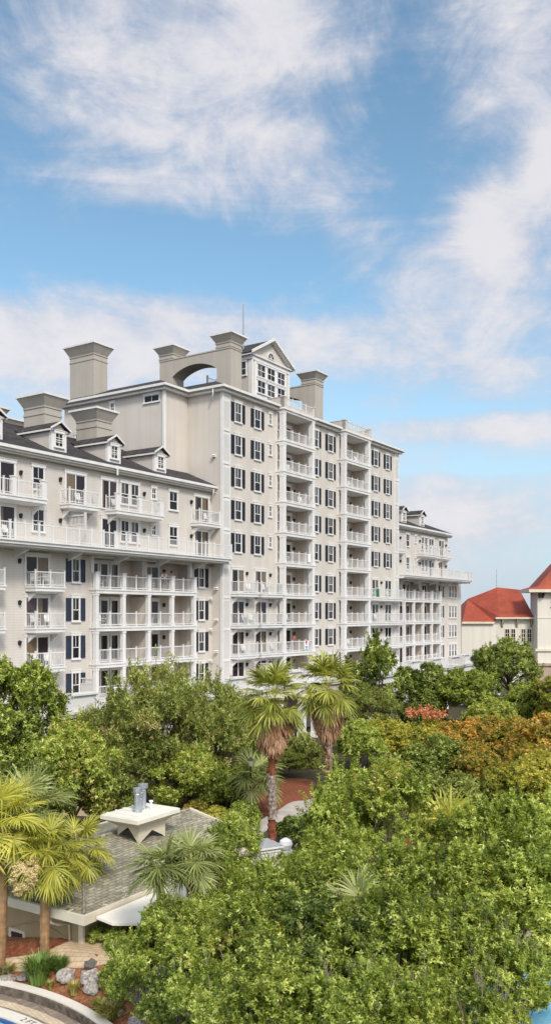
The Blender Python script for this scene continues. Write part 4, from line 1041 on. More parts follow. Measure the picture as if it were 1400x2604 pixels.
# ---- small white kiosk with slate cap, brick pier, lamp post, pipe
p = at(678,2200,36.0); K = empty('garden_pier', 'white plastered pier with a grey slate pyramid cap among the shrubs', 'pier', (p.x,p.y,0), .5)
K.scale = (.82,.82,1.0); MB().box(-.52,.52,-.45,.45,0,2.28).build('pier', M['white'], K); MB().box(-.58,.58,-.51,.51,2.18,2.34).build('moulding', M['white'], K); MB().box(-.56,.56,-.49,.49,0,.3).build('plinth', M['white'], K)
m = MB(); m.frustum((-.66,.66,-.6,.6),(-.05,.05,-.05,.05),2.41,2.68); m.build('cap', M['slate'], K); MB().box(-.68,.68,-.62,.62,2.341,2.409).build('cap_edge', M['white'], K)
p = at(726,2180,36.5); K2 = MB().box(-.3,.3,-.3,.3,0,2.05).lathe([(.1,2.05),(.24,2.15),(.3,2.3),(.24,2.46),(.08,2.56)],14).build('white_gatepost', M['white'], None, (p.x,p.y,0), (0,0,.5)); tag(K2,'white gatepost with a ball finial half hidden right of the slate capped pier','gatepost')
p = gp(778,2122); bp = MB().box(-.2,.2,-.2,.2,0,.78).build('brick_pier', M['brick'], None, (p.x,p.y,0), (0,0,.3)); tag(bp,'low brick pier with pale cap beside the garden path','pier'); MB().box(-.25,.25,-.25,.25,.781,.86).build('cap', M['stone'], bp)
p = gp(637,2075); lp = empty('lamp_post','slim black garden lamp post left of the tall palm trunk','lamp post',(p.x,p.y,0))
MB().lathe([(.12,0),(.12,.2),(.05,.3),(.045,2.9),(.08,2.95),(.045,3.0)],10).build('post', M['dark'], lp)
m = MB(); m.frustum((-.1,.1,-.1,.1),(-.16,.16,-.16,.16),3.0,3.32); l_ = m.build('lantern', M['steel'], lp); MB().frustum((-.2,.2,-.2,.2),(-.03,.03,-.03,.03),3.321,3.5).build('lantern_roof', M['dark'], l_)
p = gt(376,2588); sp_ = MB().tube([(0,0,0),(-.02,0,.45),(.02,.02,.8),(.16,.05,1.0),(.34,.08,1.02)],[.1,.09,.085,.08,.06],10).build('white_standpipe', M['white'], None, (p.x,p.y,p.z), smooth=True); tag(sp_,'white bent standpipe at the edge of the mulch bed','pipe')

# ---- rocks
def rock_mesh(seed, m):
    bm = bmesh.new(); bmesh.ops.create_icosphere(bm, subdivisions=4, radius=1); rnd = random.Random(seed)
    from mathutils import noise as mn
    off = Vector((rnd.random()*50,rnd.random()*50,rnd.random()*50))
    for v in bm.verts:
        n = v.co.copy(); k = 1+.38*mn.noise(n*1.1+off)+.2*mn.noise(n*2.7+off)+.09*mn.noise(n*6+off); v.co = n*k; v.co.z = max(v.co.z,-.25)
    me = bpy.data.meshes.new('rock'); bm.to_mesh(me); bm.free(); me.materials.append(m); return me
RK = [rock_mesh(i, M['rock']) for i in (1,5,9)]; RD = [rock_mesh(i, M['darkrock']) for i in (3,)]
rocks = [(170,2488,.40,.34,0,0,'pale pitted limestone boulder right of the tall green grass clump'),(232,2492,.42,.36,1,0,'tall pale limestone boulder at the edge of the shrubs'),(236,2522,.34,.28,2,0,'rough limestone boulder below the tall one beside the shrubs'),
         (20,2494,.45,.16,2,0,'flat white boulder at the left edge of the mulch bed'),(62,2488,.3,.13,0,0,'flat pale stone left of the tall grass clump'),(350,2602,.34,.16,1,0,'low pale rock at the bottom edge near the standpipe'),
         (232,2458,.26,.2,0,1,'dark grey rock behind the tall limestone boulder'),(12,2472,.36,.16,0,1,'dark rock at the far left of the path edge'),(308,2580,.2,.14,2,0,'small pale rock by the yellow green grass')]
for x, y, r, h, i, dk, lab in rocks:
    p = gt(x,y); o = ob('rock', (RD if dk else RK)[0 if dk else i], None, (p.x,p.y,p.z+.02), (0,0,random.uniform(0,6)), (r*.85,r*.68,h*.85)); tag(o, lab, 'rock', 'rocks in the mulch bed')
# ================================================================== vegetation
LM = dict(
 oak=leafmat('oak_leaf', (.062,.095,.012), (.295,.375,.046), (.71,.765,.22), .42, .36, (.44,.30,.12)),
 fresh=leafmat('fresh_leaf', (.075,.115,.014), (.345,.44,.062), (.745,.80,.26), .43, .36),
 deep=leafmat('deep_leaf', (.028,.054,.009), (.15,.21,.028), (.45,.51,.12), .28, .4),
 olive=leafmat('olive_leaf', (.06,.082,.015), (.255,.305,.052), (.575,.62,.20), .33, .5, (.40,.27,.14)),
 yellow=leafmat('yellow_green_leaf', (.060,.09,.010), (.34,.37,.042), (.70,.62,.12), .35, .45),
 orange=leafmat('orange_leaf', (.06,.09,.010), (.33,.32,.040), (.84,.47,.11), .34, .45),
 bloom=leafmat('coral_bloom', (.30,.25,.04), (.78,.30,.14), (.84,.36,.32), .2, .6),
 palm=leafmat('fan_palm_frond', (.06,.08,.010), (.31,.34,.045), (.64,.62,.17), .32, .45),
 sabal=leafmat('sabal_frond', (.11,.12,.014), (.42,.42,.055), (.74,.68,.16), .32, .5),
 sabalgreen=leafmat('green_sabal_frond', (.06,.085,.022), (.24,.28,.08), (.48,.50,.22), .32, .5),
 dead=leafmat('dead_frond', (.15,.06,.028), (.42,.22,.12), (.66,.46,.29), .2, .75),
 inflo=leafmat('cream_inflorescence', (.55,.44,.20), (.74,.60,.30), (.84,.75,.46), .2, .7),
 grass=leafmat('grass_blade', (.04,.09,.012), (.15,.25,.045), (.32,.40,.11), .25, .5),
 grassy=leafmat('yellow_grass_blade', (.13,.14,.025), (.36,.34,.08), (.55,.48,.18), .25, .5),
)
BK = dict(brown=bark('brown_bark', (.05,.035,.022), (.16,.12,.08)), pale=bark('pale_bark', (.14,.11,.08), (.34,.28,.21)),
 red=bark('red_palm_boots', (.07,.018,.008), (.30,.09,.04), 5, (1,1,.6)), grey=bark('grey_palm_trunk', (.10,.075,.055), (.40,.34,.28), 9, (1,1,.8)), tan=bark('tan_palm_trunk', (.16,.085,.035), (.36,.22,.11), 7, (1,1,.3)))
def np_mesh(name, V, F4, tint, m):
    """V (n,3), F4 (k,4) quads, tint per face"""
    me = bpy.data.meshes.new(name); k = len(F4)
    me.vertices.add(len(V)); me.vertices.foreach_set('co', np.asarray(V,np.float32).ravel())
    me.loops.add(4*k); me.loops.foreach_set('vertex_index', np.asarray(F4,np.int32).ravel())
    me.polygons.add(k); me.polygons.foreach_set('loop_start', np.arange(0,4*k,4,dtype=np.int32))
    a = me.attributes.new('tint','FLOAT','FACE'); a.data.foreach_set('value', np.asarray(tint,np.float32))
    me.update(calc_edges=True); me.materials.append(m); return me
def unit(v): return v/np.maximum(np.linalg.norm(v,axis=-1,keepdims=True),1e-9)
def crown(name, seed, R, nclump, cr, ntip, lpt, L, W, m, up=.45, tight=.75, lowcut=-.75, spread=(35,95), shoots=0, sl=.8):
    """leaf rosettes on twigs, gathered in clumps around the limbs of a crown with radii R; returns crown mesh and clump centres"""
    rng = np.random.default_rng(seed); R = np.array(R,float)
    C = []; rad = []
    tries = 0
    while len(C) < nclump and tries < 6000:
        tries += 1
        d = unit(rng.normal(size=3)); d[2] = d[2] if d[2] > lowcut else -d[2]*.5
        r = rng.uniform(.35,1)**.45
        p = d*r*(1-cr*.55)
        q = cr*rng.uniform(.65,1.25)
        if all(np.linalg.norm(p-c) > (q+s)*.5 for c, s in zip(C,rad)): C.append(p); rad.append(q)
        elif tries % 200 == 0: cr *= .97
    C = np.array(C); rad = np.array(rad)
    n = ntip*3
    ci = rng.choice(len(C), n, p=rad**2/np.sum(rad**2))
    d = unit(rng.normal(size=(n,3))+unit(C[ci]+1e-6)*.75+np.array([0,0,.45]))
    p = C[ci]+d*rad[ci][:,None]*rng.uniform(.62,1.08,(n,1))*np.array([1,1,.85])
    dist = np.linalg.norm(p[:,None,:]-C[None],axis=2)/rad[None]
    dist[np.arange(n),ci] = 9
    keep = np.where(dist.min(1) > tight)[0][:ntip]
    p = p[keep]*R; d = d[keep]; ci = ci[keep]; n = len(p)
    if shoots:                       # long upright sprays that break the outline
        hi = np.where(p[:,2] > -.2*R[2])[0]; pk = rng.choice(hi, min(shoots,len(hi)), replace=False)
        sdv = unit(d[pk]*.7+np.array([0,0,.9])+rng.normal(size=(len(pk),3))*.3); nn = 5
        lens = sl*rng.uniform(.4,1.1,len(pk))
        tq = (np.arange(1,nn+1)/nn)
        ps = (p[pk][:,None,:]+sdv[:,None,:]*(lens[:,None]*tq[None])[...,None]).reshape(-1,3)
        p = np.concatenate([p,ps]); d = np.concatenate([d,np.repeat(sdv,nn,0)]); ci = np.concatenate([ci,np.repeat(ci[pk],nn)]); n = len(p)
    axis = unit(d*.8+np.array([0,0,up])+rng.normal(size=(n,3))*.35)
    clumptint = rng.uniform(-.16,.16,len(C))[ci]; tt = rng.uniform(.14,.84,n)+clumptint
    ref = unit(np.cross(axis, unit(rng.normal(size=(n,3)))))
    ref2 = np.cross(axis, ref)
    N_ = n*lpt
    ax = np.repeat(axis,lpt,0); az = (np.tile(np.arange(lpt),n)*2.4+np.repeat(rng.uniform(0,6.28,n),lpt)+rng.normal(size=N_)*.25)[:,None]
    perp = np.repeat(ref,lpt,0)*np.cos(az)+np.repeat(ref2,lpt,0)*np.sin(az)
    ph = np.radians(rng.uniform(spread[0],spread[1],(N_,1)))
    ld = unit(ax*np.cos(ph)+perp*np.sin(ph)); nor = unit(ax*np.sin(ph)-perp*np.cos(ph)+rng.normal(size=(N_,3))*.2)
    sd_ = unit(np.cross(ld,nor))
    ll = L*rng.uniform(.65,1.2,(N_,1)); ww = W*rng.uniform(.75,1.2,(N_,1))
    base = np.repeat(p,lpt,0)+ax*rng.uniform(-.9,.5,(N_,1))*L
    v0 = base; v1 = base+ld*ll*.5+sd_*ww*.5+nor*ww*.18; v2 = base+ld*ll-nor*ll*.08; v3 = base+ld*ll*.5-sd_*ww*.5+nor*ww*.18
    V = np.stack([v0,v1,v2,v3],1).reshape(-1,3); F = np.arange(4*N_).reshape(-1,4)
    tint = np.clip(np.repeat(tt,lpt)+rng.normal(size=N_)*.09,0,.93)
    tint[rng.random(N_) < .012] = 1.0
    me = np_mesh(name, V, F, tint, m)
    return me, C*R, rad*R.mean()
def trunk_mesh(C, zc, r0, seed, m, lean=.0, frac=1.0):
    """tapered trunk that forks into a limb for each clump, with side twigs"""
    rnd = random.Random(seed); mb = MB()
    fork = Vector((lean,0,zc*.42)); mb.tube([(0,0,-.2),(lean*.3,.03,zc*.2),fork],[r0*1.25,r0*.95,r0*.8],9)
    for i, c in enumerate(C):
        if rnd.random() > frac: continue
        c = Vector((float(c[0]),float(c[1]),float(c[2])+zc)); s = fork.lerp(Vector((lean,0,zc)), rnd.uniform(0,.5)); mid = s.lerp(c,.5)+Vector((rnd.uniform(-.2,.2),rnd.uniform(-.2,.2),rnd.uniform(0,.4)))
        mb.tube([s,s.lerp(mid,.6),mid.lerp(c,.35),c],[r0*.42,r0*.3,r0*.2,r0*.07],5)
        for k in range(3):
            e = c+Vector((rnd.uniform(-1,1),rnd.uniform(-1,1),rnd.uniform(-.3,.5)))*.35
            mb.tube([mid.lerp(c,.7),e],[r0*.12,r0*.04],4,False)
    return mb.mesh('trunk', m, True)
def variant(seed, R, zc, *a, bk='brown', r0=.16, frac=.8, **k):
    cm, C, rad = crown('crown', seed, R, *a, **k)
    return cm, trunk_mesh(C, zc, r0, seed, BK[bk], frac=frac), zc, R
def tree(var, x, y, Y, R, label, name='leafy_tree', mat=None, group=None, rz=None, sz=1.0, cat='tree', zbase=0):
    """crown centre at pixel (x,y) at depth Y, crown half width R metres"""
    cm, tm, zc, R0 = var
    c = at(x,y,Y); s = R/R0[0]
    e = empty(name, label, cat, (c.x,c.y,zbase), random.uniform(0,6.28) if rz is None else rz, group)
    zcw = max(c.z-zbase, .25)
    cr = ob('crown', cm, e, (0,0,zcw), (0,0,0), (s,s,s*sz)); 
    ob('trunk', tm, e, (0,0,0), (0,0,0), (s,s,zcw/zc))
    if mat: recolour(cr, LM[mat])
    return e
# near broadleaf kinds (leaves about 10 cm) and far ones
NEAR = [variant(11+i, (2.4,2.4,2.0), 4.2, 26, .27, 2600, 8, .152, .064, LM['oak'], bk='pale', r0=.13, shoots=150, sl=.75) for i in range(4)]
FRESH = [variant(31+i, (2.3,2.3,2.1), 4.2, 24, .28, 2400, 8, .17, .080, LM['fresh'], bk='pale', r0=.12, up=.6, shoots=170, sl=.9) for i in range(3)]
FAR = [variant(51+i, (3.4,3.4,3.0), 5.0, 38, .28, 4600, 7, .21, .10, LM['oak'], r0=.2, shoots=120, sl=.8) for i in range(3)]
FEATHER = [variant(71+i, (3.8,3.8,3.4), 5.4, 48, .24, 4300, 7, .24, .066, LM['olive'], r0=.17, up=.35, tight=.85, spread=(20,80), shoots=260, sl=1.3) for i in range(2)]
AIRY = [variant(91, (2.0,2.0,2.6), 6.0, 20, .24, 750, 7, .26, .13, LM['deep'], r0=.12, tight=.9, shoots=80, sl=.9)]
CONE = [variant(95, (1.3,1.3,2.6), 3.0, 26, .34, 2200, 7, .19, .08, LM['deep'], r0=.1)]
SHRUB = [variant(101+i, (.9,.9,.7), .8, 14, .45, 1200, 7, .12, .055, LM['fresh'], r0=.04) for i in range(2)]

T = tree
G1 = 'broadleaf trees filling the garden'
# --- far row before the podium and beyond
T(AIRY[0],968,1725,84,2.3,'slender airy tree with white podium showing through, before the far end of the tall block','airy_tree',None,'trees along the hotel terrace',sz=1.35)
T(AIRY[0],905,1735,88,1.7,'thin small tree just right of the second tall palm','airy_tree','olive','trees along the hotel terrace',rz=2.0,sz=1.1)
T(FEATHER[1],955,1800,80,2.3,'grey green feathery tree below the slender airy one','feathery_tree','olive','trees along the hotel terrace',sz=.75)
T(CONE[0],1042,1775,93,1.75,'dark green column shaped shrub tree between two white podium columns','conical_tree',None,'trees along the hotel terrace')
T(CONE[0],1088,1770,93,1.9,'second dark column shaped tree, right of a white podium column','conical_tree',None,'trees along the hotel terrace',rz=2.2)
T(FAR[0],1195,1760,92,3.3,'rounded green tree covering the right end of the white terrace','leafy_tree','oak',None,sz=.9)
T(FAR[1],1130,1760,96,2.2,'smaller green tree between the column shaped shrubs and the rounded tree','leafy_tree','oak',None,sz=1.0)
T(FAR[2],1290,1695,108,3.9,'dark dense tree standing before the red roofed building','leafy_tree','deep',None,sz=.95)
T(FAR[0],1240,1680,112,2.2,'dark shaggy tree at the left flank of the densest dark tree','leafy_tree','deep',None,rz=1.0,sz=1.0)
T(FAR[1],1340,1790,88,2.9,'mid green tree below the dark dense tree','leafy_tree','fresh',None,sz=.8)
T(FAR[0],1420,1770,84,2.8,'green tree at the right edge below the stone tower base','leafy_tree','yellow',None,rz=.5,sz=.9)
T(FAR[2],1250,1830,80,2.6,'low green tree between the rounded tree and the orange crowned ones','leafy_tree','oak',None,rz=2.5,sz=.8)
# --- crape myrtles, yellowing and orange trees
T(FAR[1],1090,1880,72,2.6,'crape myrtle with coral pink flowers along its top','crape_myrtle','yellow',None,sz=.72)
E_ = bpy.data.objects[[o.name for o in bpy.data.objects if o.name.startswith('crape_myrtle')][0]]
bm_, _, _ = crown('bloom', 301, (1.9,1.3,.5), 20, .22, 260, 8, .13, .085, LM['bloom'], lowcut=.0, shoots=60, sl=.5)
c_ = at(1088,1822,72); ob('bloom', bm_, E_, Matrix.Rotation(-E_.rotation_euler.z,3,'Z') @ (Vector((c_.x,c_.y,0))-Vector(E_.location))+Vector((0,0,c_.z)), (0,0,-E_.rotation_euler.z))
T(FAR[0],985,1880,68,2.5,'yellow green tree left of the flowering crape myrtle','leafy_tree','yellow',None,sz=.75)
T(FAR[2],915,1890,66,1.9,'fresh green tree just right of the second palm trunk','leafy_tree','fresh',None,sz=1.0)
T(FAR[1],1190,1890,64,2.7,'yellow green tree right of the flowering crape myrtle','leafy_tree','orange',None,rz=3.0,sz=.75)
T(FAR[0],1290,1895,62,2.7,'large orange tinted tree on the right of the garden','leafy_tree','orange',None,rz=4,sz=.9)
T(FAR[2],1390,1915,56,2.6,'orange tinted tree at the right edge of the garden','leafy_tree','orange',None,rz=1,sz=1.0)
T(FAR[1],1215,1965,54,2.2,'yellow green tree in front of the large orange tinted tree','leafy_tree','orange',None,rz=5,sz=.9)
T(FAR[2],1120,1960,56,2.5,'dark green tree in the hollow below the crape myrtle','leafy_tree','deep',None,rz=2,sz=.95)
T(FAR[0],1150,2035,48,2.0,'brownish green tree above the light fan palm','leafy_tree','olive',None,rz=2,sz=.85)
T(FAR[1],1360,2000,48,2.3,'yellowing tree at the right edge behind the pale leaved one','leafy_tree','yellow',None,rz=1.5,sz=.95)
T(FAR[1],1350,1985,50,2.2,'rust and yellow tree below the orange tinted ones','leafy_tree','orange',None,rz=2.4,sz=1.0)
T(FAR[0],1275,2000,49,1.4,'golden green tree behind the pale leaved one at the right','leafy_tree','yellow',None,rz=1.4,sz=1.0)
T(FAR[2],1130,1915,66,2.0,'orange tipped tree below the flowering crape myrtle','leafy_tree','orange',None,rz=4.4,sz=.7)
# --- left trees
T(FAR[0],30,1800,47,2.9,'bright green oak at the left edge reaching up to the hotel balconies','oak_tree','oak',None,sz=1.1)
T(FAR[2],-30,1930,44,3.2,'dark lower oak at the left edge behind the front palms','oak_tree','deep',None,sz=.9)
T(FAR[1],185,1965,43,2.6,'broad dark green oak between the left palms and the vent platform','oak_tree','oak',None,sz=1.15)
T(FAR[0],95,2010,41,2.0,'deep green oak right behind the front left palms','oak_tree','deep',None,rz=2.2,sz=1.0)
T(FAR[2],275,2020,44,1.5,'small pale green tree left of the flue pipes','oak_tree','olive',None,rz=.4,sz=1.0)
T(FEATHER[0],400,1850,54,3.6,'wide feathery olive green tree hiding the left terrace','feathery_tree','olive',None,sz=1.22)
T(FEATHER[1],545,1880,57,3.4,'second wide feathery olive green tree left of the tallest palm','feathery_tree','olive',None,sz=1.2)
T(FEATHER[1],330,1930,52,2.4,'lower feathery tree below the terrace balustrade','feathery_tree','olive',None,rz=1.2,sz=.9)
T(FAR[1],480,1985,51,2.5,'dense green tree behind the grey shingled roof','leafy_tree','oak',None,rz=2.6,sz=.85)
T(FAR[0],575,2010,54,2.0,'dense green tree beside the lamp post','leafy_tree','oak',None,rz=.9,sz=.9)
T(FEATHER[0],250,1860,58,2.3,'sparse olive tree before the white terrace at the left','feathery_tree','olive',None,rz=2.9,sz=.8)
T(FAR[2],772,1925,68,1.5,'dark tree between the two tall palms','leafy_tree','olive',None,rz=.2,sz=1.3)
T(FAR[1],735,1935,64,1.3,'clipped shrub behind the red mulch bed','shrub','oak',None,rz=.6,sz=.6,cat='shrub')
T(FEATHER[0],620,1850,66,2.4,'feathery olive tree left behind the tallest palm crown','feathery_tree','olive',None,rz=1.7,sz=1.1)
T(FAR[0],700,1900,70,1.9,'dark green tree half hidden behind the tallest palm skirt','leafy_tree','deep',None,rz=1.3,sz=1.1)
T(FAR[1],850,1830,74,1.9,'olive green tree behind the second tall palm','leafy_tree','olive',None,rz=2.3,sz=1.2)
T(FAR[2],925,1780,86,1.9,'dark olive tree between the second palm and the slender airy tree','leafy_tree','olive',None,rz=3.3,sz=1.0)
# --- middle garden, pale rosette leaved trees
T(FRESH[0],925,2045,33,1.85,'pale green rosette leaved tree in the centre of the garden','broadleaf_tree','fresh',None,sz=1.05)
T(FRESH[1],858,2115,31,1.3,'pale green rosette leaved tree just right of the brick pier','broadleaf_tree','fresh',None,sz=1.15)
T(FRESH[2],985,2080,31,1.7,'green rosette leaved tree right of the central one','broadleaf_tree','oak',None,sz=1.05)
T(FRESH[1],1290,2150,33,1.8,'pale green rosette leaved tree at the right of the garden','broadleaf_tree','fresh',None,rz=2,sz=1.1)
T(FRESH[2],1400,2175,31,1.65,'pale green rosette leaved tree at the right edge','broadleaf_tree','fresh',None,rz=1,sz=1.1)
T(NEAR[3],1210,2170,30,1.7,'mid green tree right of the light fan palm','broadleaf_tree','oak',None,rz=1,sz=1.0)
T(SHRUB[1],745,2108,44.6,.85,'dark hedge shrub left of the brick pier','shrub','deep',None,sz=1.1,cat='shrub')
T(SHRUB[0],622,2085,45,.85,'pale green shrub left of the tall palm trunk','shrub','fresh',None,rz=2,sz=1.2,cat='shrub')
T(SHRUB[1],555,2085,47,1.0,'green shrub beyond the gable of the shingled roof','shrub','yellow',None,rz=2,sz=.9,cat='shrub')
T(SHRUB[0],500,2066,49,.9,'golden leaved shrub in the shade behind the shingled roof','shrub','orange',None,rz=1,sz=.8,cat='shrub')
T(SHRUB[0],590,2155,38,.9,'pale rosette leaved shrub left of the slate capped pier','shrub','fresh',None,rz=3,sz=1.3,cat='shrub')
T(SHRUB[1],745,2235,33,1.0,'pale shrub right below the ball topped gatepost','shrub','fresh',None,rz=3,sz=1.2,cat='shrub')
T(FRESH[0],535,2215,29,1.15,'glossy green shrub tree before the right end of the shingled roof','broadleaf_tree','oak',None,rz=4,sz=1.1)
T(NEAR[2],868,2215,28,1.6,'mid green tree below the central pale one','broadleaf_tree','oak',None,rz=2.2,sz=1.1)
T(FRESH[2],590,2155,31,1.0,'bright green shrub tree against the gable end of the shingled roof','broadleaf_tree','fresh',None,rz=2.2,sz=1.0)
T(FRESH[1],655,2290,27,1.1,'bright green shrub tree below the ball topped gatepost','broadleaf_tree','fresh',None,rz=5.1,sz=1.0)
# --- foreground canopy
fg = [(610,2345,25,1.45,'oak',0,'front canopy tree right of the small fan palms'),(780,2345,24,1.8,'oak',1,'front canopy tree below the white gatepost'),(960,2280,25,2.0,'oak',2,'front canopy tree below the light fan palm'),
      (1130,2330,24,2.0,'oak',3,'front canopy tree in the middle of the right half'),(1300,2280,25,2.1,'oak',0,'front canopy tree right of the mulch patch'),(1420,2330,23,1.8,'fresh',1,'front canopy tree at the right edge, higher one'),
      (445,2335,24.4,.8,'fresh',2,'low front canopy tree directly under the two small fan palms'),(480,2420,22,1.45,'oak',2,'front canopy tree whose left side borders the tan path'),(360,2450,22.5,1.0,'oak',3,'leftmost front canopy tree beside the limestone boulders'),(640,2460,20.5,1.6,'oak',1,'front canopy tree above the bare mulch patch'),
      (820,2440,20,1.75,'deep',0,'darker front canopy tree near the bottom centre'),(1000,2440,20,1.75,'oak',1,'front canopy tree with twiggy gaps at the bottom'),(1170,2430,20.5,1.5,'oak',2,'front canopy tree just above the blue water glimpses'),
      (1290,2500,19,1.05,'fresh',3,'front canopy tree at the right above the pool water'),(560,2570,18.5,1.15,'fresh',0,'bottom canopy tree near the standpipe'),(730,2590,17.5,1.35,'oak',3,'bottom canopy tree left of the centre'),
      (900,2600,17,1.35,'fresh',2,'bottom canopy tree at the centre'),(1030,2610,17,1.15,'oak',0,'bottom canopy tree left of the bright water'),(1235,2650,16.5,.95,'oak',1,'bottom canopy tree between two glimpses of water'),(450,2560,20,.95,'deep',1,'low bottom canopy tree touching the standpipe')]
for i, (x, y, Y, R, mt, k, lab) in enumerate(fg):
    T(NEAR[k],x,y,Y,R,lab+', broad glossy leaves','broadleaf_tree',mt,'front canopy trees',rz=i*1.37,sz=1.0)

# ------------------------------------------------------------------ palms
def frond(rng, V, F, tint, org, az, el, pet, L, nseg=26, fan=125, droop=.5, pend=.5, w=None, base_t=.5, costa=.25):
    """one fan leaf: petiole and pleated blade whose segments split and hang at the tips"""
    ca, sa = math.cos(az), math.sin(az)
    out = np.array([ca*math.cos(el), sa*math.cos(el), math.sin(el)]); sidev = np.array([-sa,ca,0.0]); upv = np.cross(out, sidev)*-1
    upv = np.cross(sidev, out)*-1 if np.cross(sidev,out)[2] < 0 else np.cross(sidev,out)
    # petiole
    P0 = np.array(org); P1 = P0+out*pet*.6; P2 = P0+out*pet+np.array([0,0,-droop*pet*.25])
    for a, b in ((P0,P1),(P1,P2)):
        i = len(V); s = sidev*.025
        V += [a-s,a+s,b+s*.8,b-s*.8]; F.append((i,i+1,i+2,i+3)); tint.append(min(.95,base_t+.25))
    d0 = unit(P2-P1); d0 = unit(d0+np.array([0,0,-droop*.35])); side = sidev; nrm = np.cross(side, d0); 
    if nrm[2] < 0 and abs(el) < 1.3: nrm = -nrm
    for k in range(nseg):
        t = (k+.5)/nseg*2-1; th = math.radians(fan)*t
        sd = unit(d0*math.cos(th)+side*math.sin(th)+nrm*.12*abs(math.sin(th))+rng.normal(size=3)*.05)
        ln = L*(1-.28*abs(t)**1.5)*rng.uniform(.9,1.08)
        o = P2+d0*costa*L*max(0,math.cos(th))*.4
        hw = math.radians(fan)/nseg*.66*ln*.62
        wv = unit(np.cross(sd,nrm)); wn = nrm*(.35 if k % 2 else -.35)
        pts = []; p = o.copy(); dd = sd.copy(); ns = 4
        for j in range(ns+1):
            pts.append(p.copy())
            g = pend*((j/ns)**1.5)*.9
            dd = unit(dd+np.array([0,0,-g])); p = p+dd*ln/ns
        ws = [.12,.85,1.08,.7,.07]
        tt = float(np.clip(base_t+rng.normal()*.12+.06*(k % 2),.02,.95))
        i0 = len(V)
        for j in range(ns+1):
            ww = (wv+wn)*hw*ws[j]; V += [pts[j]-ww, pts[j]+ww]
        for j in range(ns):
            a = i0+2*j; F.append((a,a+1,a+3,a+2)); tint.append(tt)
def palm_crown(seed, n, pet, L, elr, m, name='crown', pend=.5, droop=.5, zspan=.4, nseg=26, fan=125, rad0=.15, tb=(.3,.65)):
    rng = np.random.default_rng(seed); V, F, tint = [], [], []
    for i in range(n):
        t = (i+.5)/n; el = math.radians(elr[0]+(elr[1]-elr[0])*t+rng.normal()*7)
        az = i*2.39996+rng.normal()*.25
        org = (rad0*math.cos(az), rad0*math.sin(az), zspan*(1-t)+rng.normal()*.03)
        frond(rng, V, F, tint, org, az, el, pet*rng.uniform(.8,1.15), L*rng.uniform(.85,1.1), nseg, fan, droop, pend*rng.uniform(.7,1.3), None, rng.uniform(*tb))
    return np_mesh(name, np.array(V), np.array(F), tint, m)
def palm_trunk(h, r, m, boots=0, seed=0, z0=0):
    rnd = random.Random(seed); mb = MB(); pts = []; rr = []
    n = int(h/.12)+2
    for i in range(n+1):
        z = h*i/n; pts.append((.06*math.sin(z*.7+seed),.05*math.cos(z*.6+seed),z)); rr.append(r*(1.25 if i == 0 else 1)*(1+.07*(i % 2))*(1-.12*i/n))
    mb.tube(pts, rr, 12)
    for k in range(boots):      # old leaf bases
        z = h*(.1+.88*(k+.5)/boots); a = k*2.4; x, y = .06*math.sin(z*.7+seed)+r*.85*math.cos(a), .05*math.cos(z*.6+seed)+r*.85*math.sin(a)
        mb.tube([(x,y,z),(x+.09*math.cos(a),y+.09*math.sin(a),z+.16)],[.07,.03],4)
    return mb.mesh('trunk', m)
# two tall skirted fan palms
WP = palm_crown(401, 44, 1.05, 1.2, (82,-42), LM['palm'], pend=.78, droop=.6, zspan=.8, nseg=22, fan=108)
WO = palm_crown(403, 16, .7, .55, (30,-60), LM['dead'], 'dead_leaves', pend=.9, droop=.6, zspan=.8, nseg=8, fan=40, rad0=.2, tb=(.1,.45))
WD = palm_crown(402, 90, .55, .95, (-40,-84), LM['dead'], 'dead_fronds', pend=.9, droop=.2, zspan=1.3, nseg=14, fan=62, rad0=.24, tb=(.15,.75))
def skirted(x, ytop, Y, label, s=1.0, rz=0, ymid=1795):
    c = at(x,ymid,Y); e = empty('fan_palm', label, 'palm', (c.x,c.y,0), rz, 'tall fan palms with brown skirts')
    ob('crown', WP, e, (0,0,c.z-.05), (0,0,0), (s,s,s)); ob('dead_fronds', WD, e, (0,0,c.z-1.45*s), (0,0,0), (s,s,s))
    ob('dead_leaves', WO, e, (0,0,c.z-.5), (0,0,0), (s,s,s))
    if s > 1: ob('dead_fronds', WD, e, (0,0,c.z-.75*s), (0,0,1.1), (s*.95,s*.95,s))
    h = c.z
    ob('trunk', palm_trunk(h, .2*s, BK['red'], 60, 3), e)
    mid = palm_trunk(h*.30, .235*s, BK['grey'], 34, 3); ob('trunk_fibre', mid, e, (0,0,h*.22))
    return e
skirted(692,1690,44,'tallest fan palm with green fronds and brown skirt, trunk ending behind the slate capped pier',.92,.3)
skirted(832,1700,58,'second tall fan palm with a long brown skirt and orange dead fronds',1.12,1.9,1765)
for i, (dx, dz, m_) in enumerate(((.25,.0,'dead'),)):
    pass
